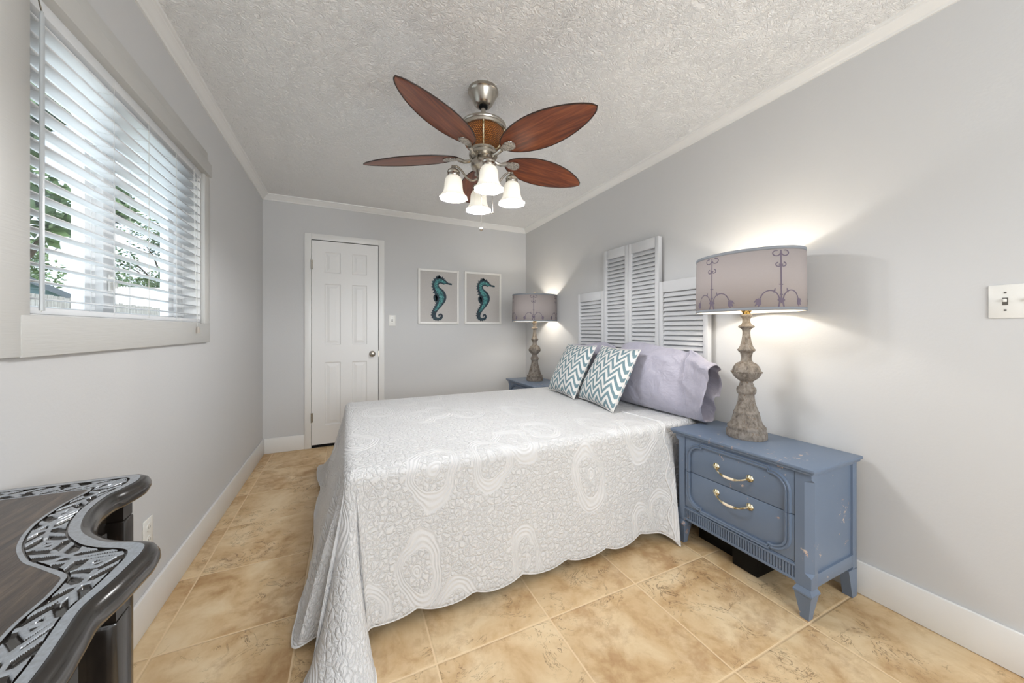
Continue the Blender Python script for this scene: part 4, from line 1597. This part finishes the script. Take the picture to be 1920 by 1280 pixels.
for q in range(4):
    a = R_(-10.5 + 90 * q)
    d = Vector((cos(a), sin(a), 0))
    up = Vector((0, 0, 1))
    rim = 0.153
    path = catmull([tuple(d * r_ + up * Zr(z)) for r_, z in ((0.028, 1.962), (0.055, 1.946), (0.085, 1.955), (0.115, 1.992), (0.140, 2.010), (0.158, 2.004), (0.160, 1.992))], 6)
    ab = B()
    ab.tube(path, 0.0055, 10)
    arm = ab.build('light_arm', M['nickel'], fan)
    hb_ = B()
    hb_.lathe([(0.0005, 0.062), (0.010, 0.060), (0.012, 0.048), (0.020, 0.042), (0.030, 0.034), (0.033, 0.026), (0.030, 0.020), (0.032, 0.012), (0.030, 0.004), (0.026, 0.0), (0.0005, 0.0)], 24)
    hb_.build('holder', M['nickel'], arm, loc=d * 0.156 + up * Zr(1.952))
    sb = B()
    sp = [(0.030, 0.0), (0.037, -0.006), (0.043, -0.018), (0.046, -0.034), (0.047, -0.052), (0.049, -0.070), (0.054, -0.086), (0.062, -0.099), (0.069, -0.108), (0.071, -0.112)]
    sb.lathe(sp, 64, wob=lambda an, z: (0.035 * cos(8 * an) * max(0, (-z - 0.03) / 0.08)))
    so = sb.build('glass_shade', M['frost'], arm, loc=d * 0.156 + up * Zr(1.956))
    bb = B()
    bb.lathe([(0.0005, 0.0), (0.011, -0.002), (0.012, -0.018), (0.020, -0.036), (0.026, -0.055), (0.024, -0.072), (0.013, -0.083), (0.0005, -0.086)], 18)
    bb.build('bulb', M['bulb'], arm, loc=d * 0.156 + up * Zr(1.952))
    point_light('bulb_light', fan, d * 0.156 + up * Zr(1.858), FAN_W, (0.98, 0.985, 1.0), 0.011)

for (px, py, z0, z1) in ((-0.03, -0.05, 2.0, 1.685), (0.045, -0.02, 2.0, 1.79)):
    cb = B()
    cb.tube([(px, py, Zr(z0)), (px, py, Zr(z1))], 0.0011, 6)
    co = cb.build('pull_chain', M['nickel'], fan)
    fb = B()
    fb.ball((px, py, Zr(z1) - 0.008), 0.010 if z1 < 1.7 else 0.006, 14, 8)
    fb.build('chain_ball', M['nickel'], co)

# ---------------------------------------------------------------- carved dresser
DT = 0.80
YC = 0.33
half = [(-0.476, 1.193), (-0.462, 1.178), (-0.455, 1.142), (-0.463, 1.10), (-0.473, 1.061), (-0.466, 0.99), (-0.438, 0.912), (-0.40, 0.861), (-0.365, 0.832), (-0.325, 0.812), (-0.308, 0.797), (-0.302, 0.771), (-0.303, 0.743), (-0.306, 0.70), (-0.312, 0.651), (-0.303, 0.595), (-0.296, 0.549), (-0.288, 0.45), (-0.286, YC)]
full = half + [(x, 2 * YC - y) for x, y in reversed(half[:-1])]
crv = [(v.x, v.y) for v in catmull([(x, y, 0) for x, y in full], 8)]
crv = [(XL + 0.008, 1.203)] + crv + [(XL + 0.008, 2 * YC - 1.203)]


def norms(c):
    out = []
    for i in range(len(c)):
        a, b2 = c[max(i - 1, 0)], c[min(i + 1, len(c) - 1)]
        tx, ty = b2[0] - a[0], b2[1] - a[1]
        l_ = math.hypot(tx, ty) or 1
        n = (-ty / l_, tx / l_)
        out.append(n)
    return out


# resample evenly
def resample(c, ds):
    out = [c[0]]
    acc = 0
    for i in range(len(c) - 1):
        ax, ay = c[i]
        bx_, by_ = c[i + 1]
        l_ = math.hypot(bx_ - ax, by_ - ay)
        pos = ds - acc
        while pos <= l_:
            out.append((ax + (bx_ - ax) * pos / l_, ay + (by_ - ay) * pos / l_))
            pos += ds
        acc = (acc + l_) % ds if l_ > 0 else acc
    return out


crv = resample(crv, 0.0045)
nr = norms(crv)
# smooth normals
for _ in range(4):
    nr = [((nr[max(i - 1, 0)][0] + 2 * nr[i][0] + nr[min(i + 1, len(nr) - 1)][0]) / 4, (nr[max(i - 1, 0)][1] + 2 * nr[i][1] + nr[min(i + 1, len(nr) - 1)][1]) / 4) for i in range(len(nr))]
sg = 1 if nr[len(nr) // 2][0] > 0 else -1
nr = [(sg * a / math.hypot(a, b2), sg * b2 / math.hypot(a, b2)) for a, b2 in nr]

dz_ = thing('carved_dresser', 'dark lacquered serpentine-front dresser with carved fretwork top', 'dresser', (-0.5, YC, 0))
OX, OY = -0.5, YC


def offs(dist, z):
    return [(crv[i][0] + nr[i][0] * dist - OX, crv[i][1] + nr[i][1] * dist - OY, z) for i in range(len(crv))]


# bullnose slab edge
b = B()
b.rings([offs(-0.002, DT - 0.0005), offs(0.006, DT - 0.001), offs(0.014, DT - 0.006), offs(0.019, DT - 0.015), offs(0.020, DT - 0.024), offs(0.016, DT - 0.034), offs(0.008, DT - 0.040), offs(-0.002, DT - 0.042), offs(-0.02, DT - 0.043)], False)
b.build('bullnose_edge', M['lacquer'], dz_, angle=60)
# carved band: border, fretwork strip; heights cut as real relief
arcl = [0.0]
for i in range(1, len(crv)):
    arcl.append(arcl[-1] + math.dist(crv[i], crv[i - 1]))
mid = arcl[-1] / 2


def relief(s, t):
    """s along the edge, t inward from the edge (m); returns depth of the cut"""
    if t < 0.016 or t > 0.068:
        return 0.0
    u = (t - 0.016) / 0.052
    if u < 0.05 or u > 0.95:
        return 0.004
    s = abs(s - mid)
    cell = 0.078
    i = math.floor(s / cell)
    f = s / cell - i
    ds = [min(f, 1 - f) - 0.05]
    if i % 2:
        f = 1 - f
    w_ = (abs(u - 0.5) * 0.9 + f) * 2.0
    ds.append((abs(w_ - math.floor(w_) - 0.5) - 0.17) * 0.5)
    if f > 0.45:
        ds.append(abs(u - 0.5) - 0.06)
    if i % 3 == 0:
        ds.append((abs(f - u) - 0.08) * 0.7)
    return 0.0048 * max(0.0, min(1.0, (min(ds) + 0.015) / 0.075))


half_in = [(-0.530, 1.128), (-0.528, 1.120), (-0.526, 1.108), (-0.529, 1.085), (-0.533, 1.048), (-0.527, 0.965), (-0.500, 0.885), (-0.460, 0.822), (-0.427, 0.790), (-0.400, 0.765), (-0.386, 0.752), (-0.377, 0.742), (-0.373, 0.730), (-0.369, 0.697), (-0.370, 0.647), (-0.362, 0.592), (-0.354, 0.546), (-0.347, 0.45), (-0.345, YC)]
full_in = half_in + [(x, 2 * YC - y) for x, y in reversed(half_in[:-1])]
crv_in = [(v.x, v.y) for v in catmull([(x, y, 0) for x, y in full_in], 8)]
crv_o = [(v.x, v.y) for v in catmull([(x, y, 0) for x, y in full], 8)]
crv_in = [(XL + 0.008, 1.135)] + crv_in + [(XL + 0.008, 2 * YC - 1.135)]
crv_o = [(XL + 0.008, 1.203)] + crv_o + [(XL + 0.008, 2 * YC - 1.203)]
# pair the two curves and sample both densely by the outer arc length
band_o, band_i, band_s = [], [], []
acc = 0.0
for i in range(len(crv_o) - 1):
    l_ = math.dist(crv_o[i], crv_o[i + 1])
    l2 = max(l_, math.dist(crv_in[i], crv_in[i + 1]))
    n_ = max(1, int(l2 / 0.0016))
    for q in range(n_):
        f = q / n_
        band_o.append(tuple(crv_o[i][a] * (1 - f) + crv_o[i + 1][a] * f for a in (0, 1)))
        band_i.append(tuple(crv_in[i][a] * (1 - f) + crv_in[i + 1][a] * f for a in (0, 1)))
        band_s.append(acc + l2 * f)
    acc += l2
mid = acc / 2
NT = 104
rows = []
for j in range(NT + 1):
    t = 0.074 * j / NT
    f = j / NT
    rows.append([(band_o[i][0] * (1 - f) + band_i[i][0] * f - OX, band_o[i][1] * (1 - f) + band_i[i][1] * f - OY, DT - relief(band_s[i], t)) for i in range(len(band_o))])
b = B()
b.rings(rows, False)
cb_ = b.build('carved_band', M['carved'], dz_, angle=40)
cb_.data.materials.append(M['lacquer'])  # darker slot for the cut faces, recess shade put into the colour
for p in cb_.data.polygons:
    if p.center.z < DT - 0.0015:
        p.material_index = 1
# centre field
b = B()
inner = [(p[0] - OX, p[1] - OY) for p in band_i[::3]]
rows = [[(p[0], p[1], DT - 0.0002) for p in inner], [(XL + 0.004 - OX, p[1], DT - 0.0002) for p in inner]]
b.rings(rows, False)
b.build('top_field', M['veneer'], dz_)
# case body
b = B()
body = [offs(-0.045, DT - 0.043), offs(-0.045, DT - 0.075), offs(-0.048, 0.06), offs(-0.048, 0.002)]
b.rings(body, False)
b.build('case_body', M['lacquer'], dz_, angle=50)


def near_idx(y, first=True):
    rng = range(len(crv)) if first else range(len(crv) - 1, -1, -1)
    best, bi = 9, 0
    for i in rng:
        if crv[i][0] < XL + 0.1:
            continue
        d_ = abs(crv[i][1] - y)
        if d_ < best:
            best, bi = d_, i
    return bi


def drawers(ya, yb, n):
    i0, i1 = sorted((near_idx(ya), near_idx(yb)))
    for q in range(n):
        z0 = 0.09 + q * (0.62 / n)
        z1 = z0 + 0.62 / n - 0.008
        b = B()

        def row(dist, z, a=i0, c2=i1):
            return [(crv[i][0] + nr[i][0] * dist - OX, crv[i][1] + nr[i][1] * dist - OY, z) for i in range(a, c2 + 1)]
        b.rings([row(-0.046, z0), row(-0.030, z0), row(-0.028, z0 + 0.002), row(-0.028, z1 - 0.002), row(-0.030, z1), row(-0.046, z1)], False)
        d = b.build('drawer', M['lacquer'], dz_, angle=50)
        b = B()
        m_ = max(3, (i1 - i0) // 8)
        b.rings([row(-0.027, z0 + 0.028, i0 + m_, i1 - m_), row(-0.0255, z0 + 0.030, i0 + m_, i1 - m_), row(-0.0255, z1 - 0.030, i0 + m_, i1 - m_), row(-0.027, z1 - 0.028, i0 + m_, i1 - m_)], False)
        b.build('burl_panel', M['burl'], d, angle=50)
        b = B()
        im = (i0 + i1) // 2
        w = max(6, (i1 - i0) // 6)
        pts = []
        for k_ in range(-w, w + 1):
            i = im + k_
            e = abs(k_) / w
            pts.append((crv[i][0] + nr[i][0] * (-0.008 - 0.016 * e ** 4) - OX, crv[i][1] + nr[i][1] * (-0.008 - 0.016 * e ** 4) - OY, (z0 + z1) / 2 - 0.012 * (1 - e * e)))
        b.tube(pts, 0.003, 8)
        b.build('pull', M['brass'], d)


drawers(0.86, 1.10, 3)
drawers(2 * YC - 0.86, 2 * YC - 1.10, 3)
drawers(0.69, 2 * YC - 0.69, 3)
for (px, py, nx_, ny_) in ((-0.492, 1.150, 0.35, 0.94), (-0.338, 0.762, 1, 0), (-0.338, 2 * YC - 0.762, 1, 0), (-0.492, 2 * YC - 1.150, 0.35, -0.94)):
    b = B()
    b.box(-0.022, 0.022, -0.022, 0.022, 0.002, DT - 0.085, 0.006)
    b.box(-0.019, 0.019, -0.019, 0.019, DT - 0.085, DT - 0.043)
    b.build('pilaster', M['lacquer'], dz_, loc=(px - OX, py - OY, 0))

# ---------------------------------------------------------------- outdoors
GZ = -0.25
tag(B().box(-40, XL - T - 0.001, -20, 60, GZ - 0.1, GZ).build('ground', M['lawn']), 'grass lawn outside the window', 'lawn', kind='structure')
fn = thing('yard_fence', 'weathered wood board fence across the yard outside the window', 'fence', (-5.0, 9, GZ))
b = B()
y = -9.0
while y < 16:
    h = 2.05 + random.uniform(-0.015, 0.015)
    b.box(-0.012, 0.010, y, y + 0.135, 0.03, h)
    y += 0.142
b.build('boards', M['fence'], fn)
for z in (0.4, 1.7):
    B().box(-0.07, -0.0125, -9, 16, z, z + 0.09).build('rail', M['fence'], fn)


def house(name, label, loc, rz, w, l, hw_, hr, wall, roof):
    t = thing(name, label, 'house', loc, rz)
    b = B()
    b.prism([(-w / 2, 0), (w / 2, 0), (w / 2, hw_), (0, hw_ + hr), (-w / 2, hw_)], 'y', 0, l)
    b.build('wall', wall, t, angle=20)
    for sg_ in (-1, 1):
        b = B()
        e = 0.35
        sl_ = hr / (w / 2)
        b.prism([(0, hw_ + hr + 0.02), (sg_ * (w / 2 + e), hw_ - sl_ * e + 0.02), (sg_ * (w / 2 + e), hw_ - sl_ * e + 0.16), (0, hw_ + hr + 0.16)], 'y', -0.3, l + 0.3)
        b.build('roof', roof, t, angle=20)
        b = B()
        b.prism([(0, hw_ + hr - 0.05), (sg_ * (w / 2 + e), hw_ - sl_ * e - 0.05), (sg_ * (w / 2 + e), hw_ - sl_ * e + 0.17), (0, hw_ + hr + 0.17)], 'y', -0.36, -0.305)
        b.build('fascia', M['roof_d'], t, angle=20)
    return t


house('neighbour_house', 'pale blue gabled house behind the fence at the left of the window view', (-11.2, 17.6, GZ), R_(28), 5.6, 4.2, 2.2, 1.7, M['siding'], M['roof_d'])
house('neighbour_house', 'long low house with pale roof behind the fence', (-7.6, 27.5, GZ), R_(75), 6.0, 5, 2.3, 1.5, M['siding'], M['roof_w'])


def tree(label, loc, h, crown, n, seed):
    rnd = random.Random(seed)
    t = thing('leafy_tree', label, 'tree', loc, group='trees beyond the fence')
    b = B()
    b.tube([(0, 0, 0), (0.1, 0.05, h * 0.3), (0, 0.1, h * 0.55), (0.15, 0, h * 0.8)], [0.22, 0.18, 0.12, 0.05], 10)
    for q in range(6):
        a = q * 1.05 + rnd.random()
        b.tube([(0.05, 0.05, h * (0.3 + 0.06 * q)), (crown * 0.4 * cos(a), crown * 0.4 * sin(a), h * (0.5 + 0.06 * q)), (crown * 0.8 * cos(a), crown * 0.8 * sin(a), h * (0.62 + 0.05 * q))], [0.09, 0.05, 0.02], 7)
    b.build('trunk', M['bark'], t)
    b = B()
    cl = [(rnd.gauss(0, crown * 0.45), rnd.gauss(0, crown * 0.45), h * (0.42 + 0.55 * rnd.random()), crown * rnd.uniform(0.22, 0.4)) for _ in range(26)]
    for i in range(n):
        cx, cy, cz, cr_ = rnd.choice(cl)
        v = Vector((rnd.gauss(0, 1), rnd.gauss(0, 1), rnd.gauss(0, 0.8)))
        v = v.normalized() * cr_ * rnd.random() ** 0.4
        p = Vector((cx, cy, cz)) + v
        d1 = Vector((rnd.gauss(0, 1), rnd.gauss(0, 1), rnd.gauss(0, 0.6))).normalized() * rnd.uniform(0.10, 0.19)
        d2 = d1.orthogonal().normalized() * d1.length * 0.55
        b.bm.faces.new([b.bm.verts.new(p - d1), b.bm.verts.new(p + d2), b.bm.verts.new(p + d1), b.bm.verts.new(p - d2)])
    b.build('foliage', M['leaf'], t, fixn=False)
    return t


tree('tall leafy tree nearest the left side of the window view', (-7.4, 12.6, GZ), 8.2, 2.1, 9000, 3)
tree('leafy tree far behind the pale-roofed house in the window view', (-15.0, 42.0, GZ), 10.5, 4.2, 5200, 11)
tree('broad leafy tree between the two neighbouring houses in the window view', (-19.5, 33.0, GZ), 11.5, 3.4, 5200, 23)
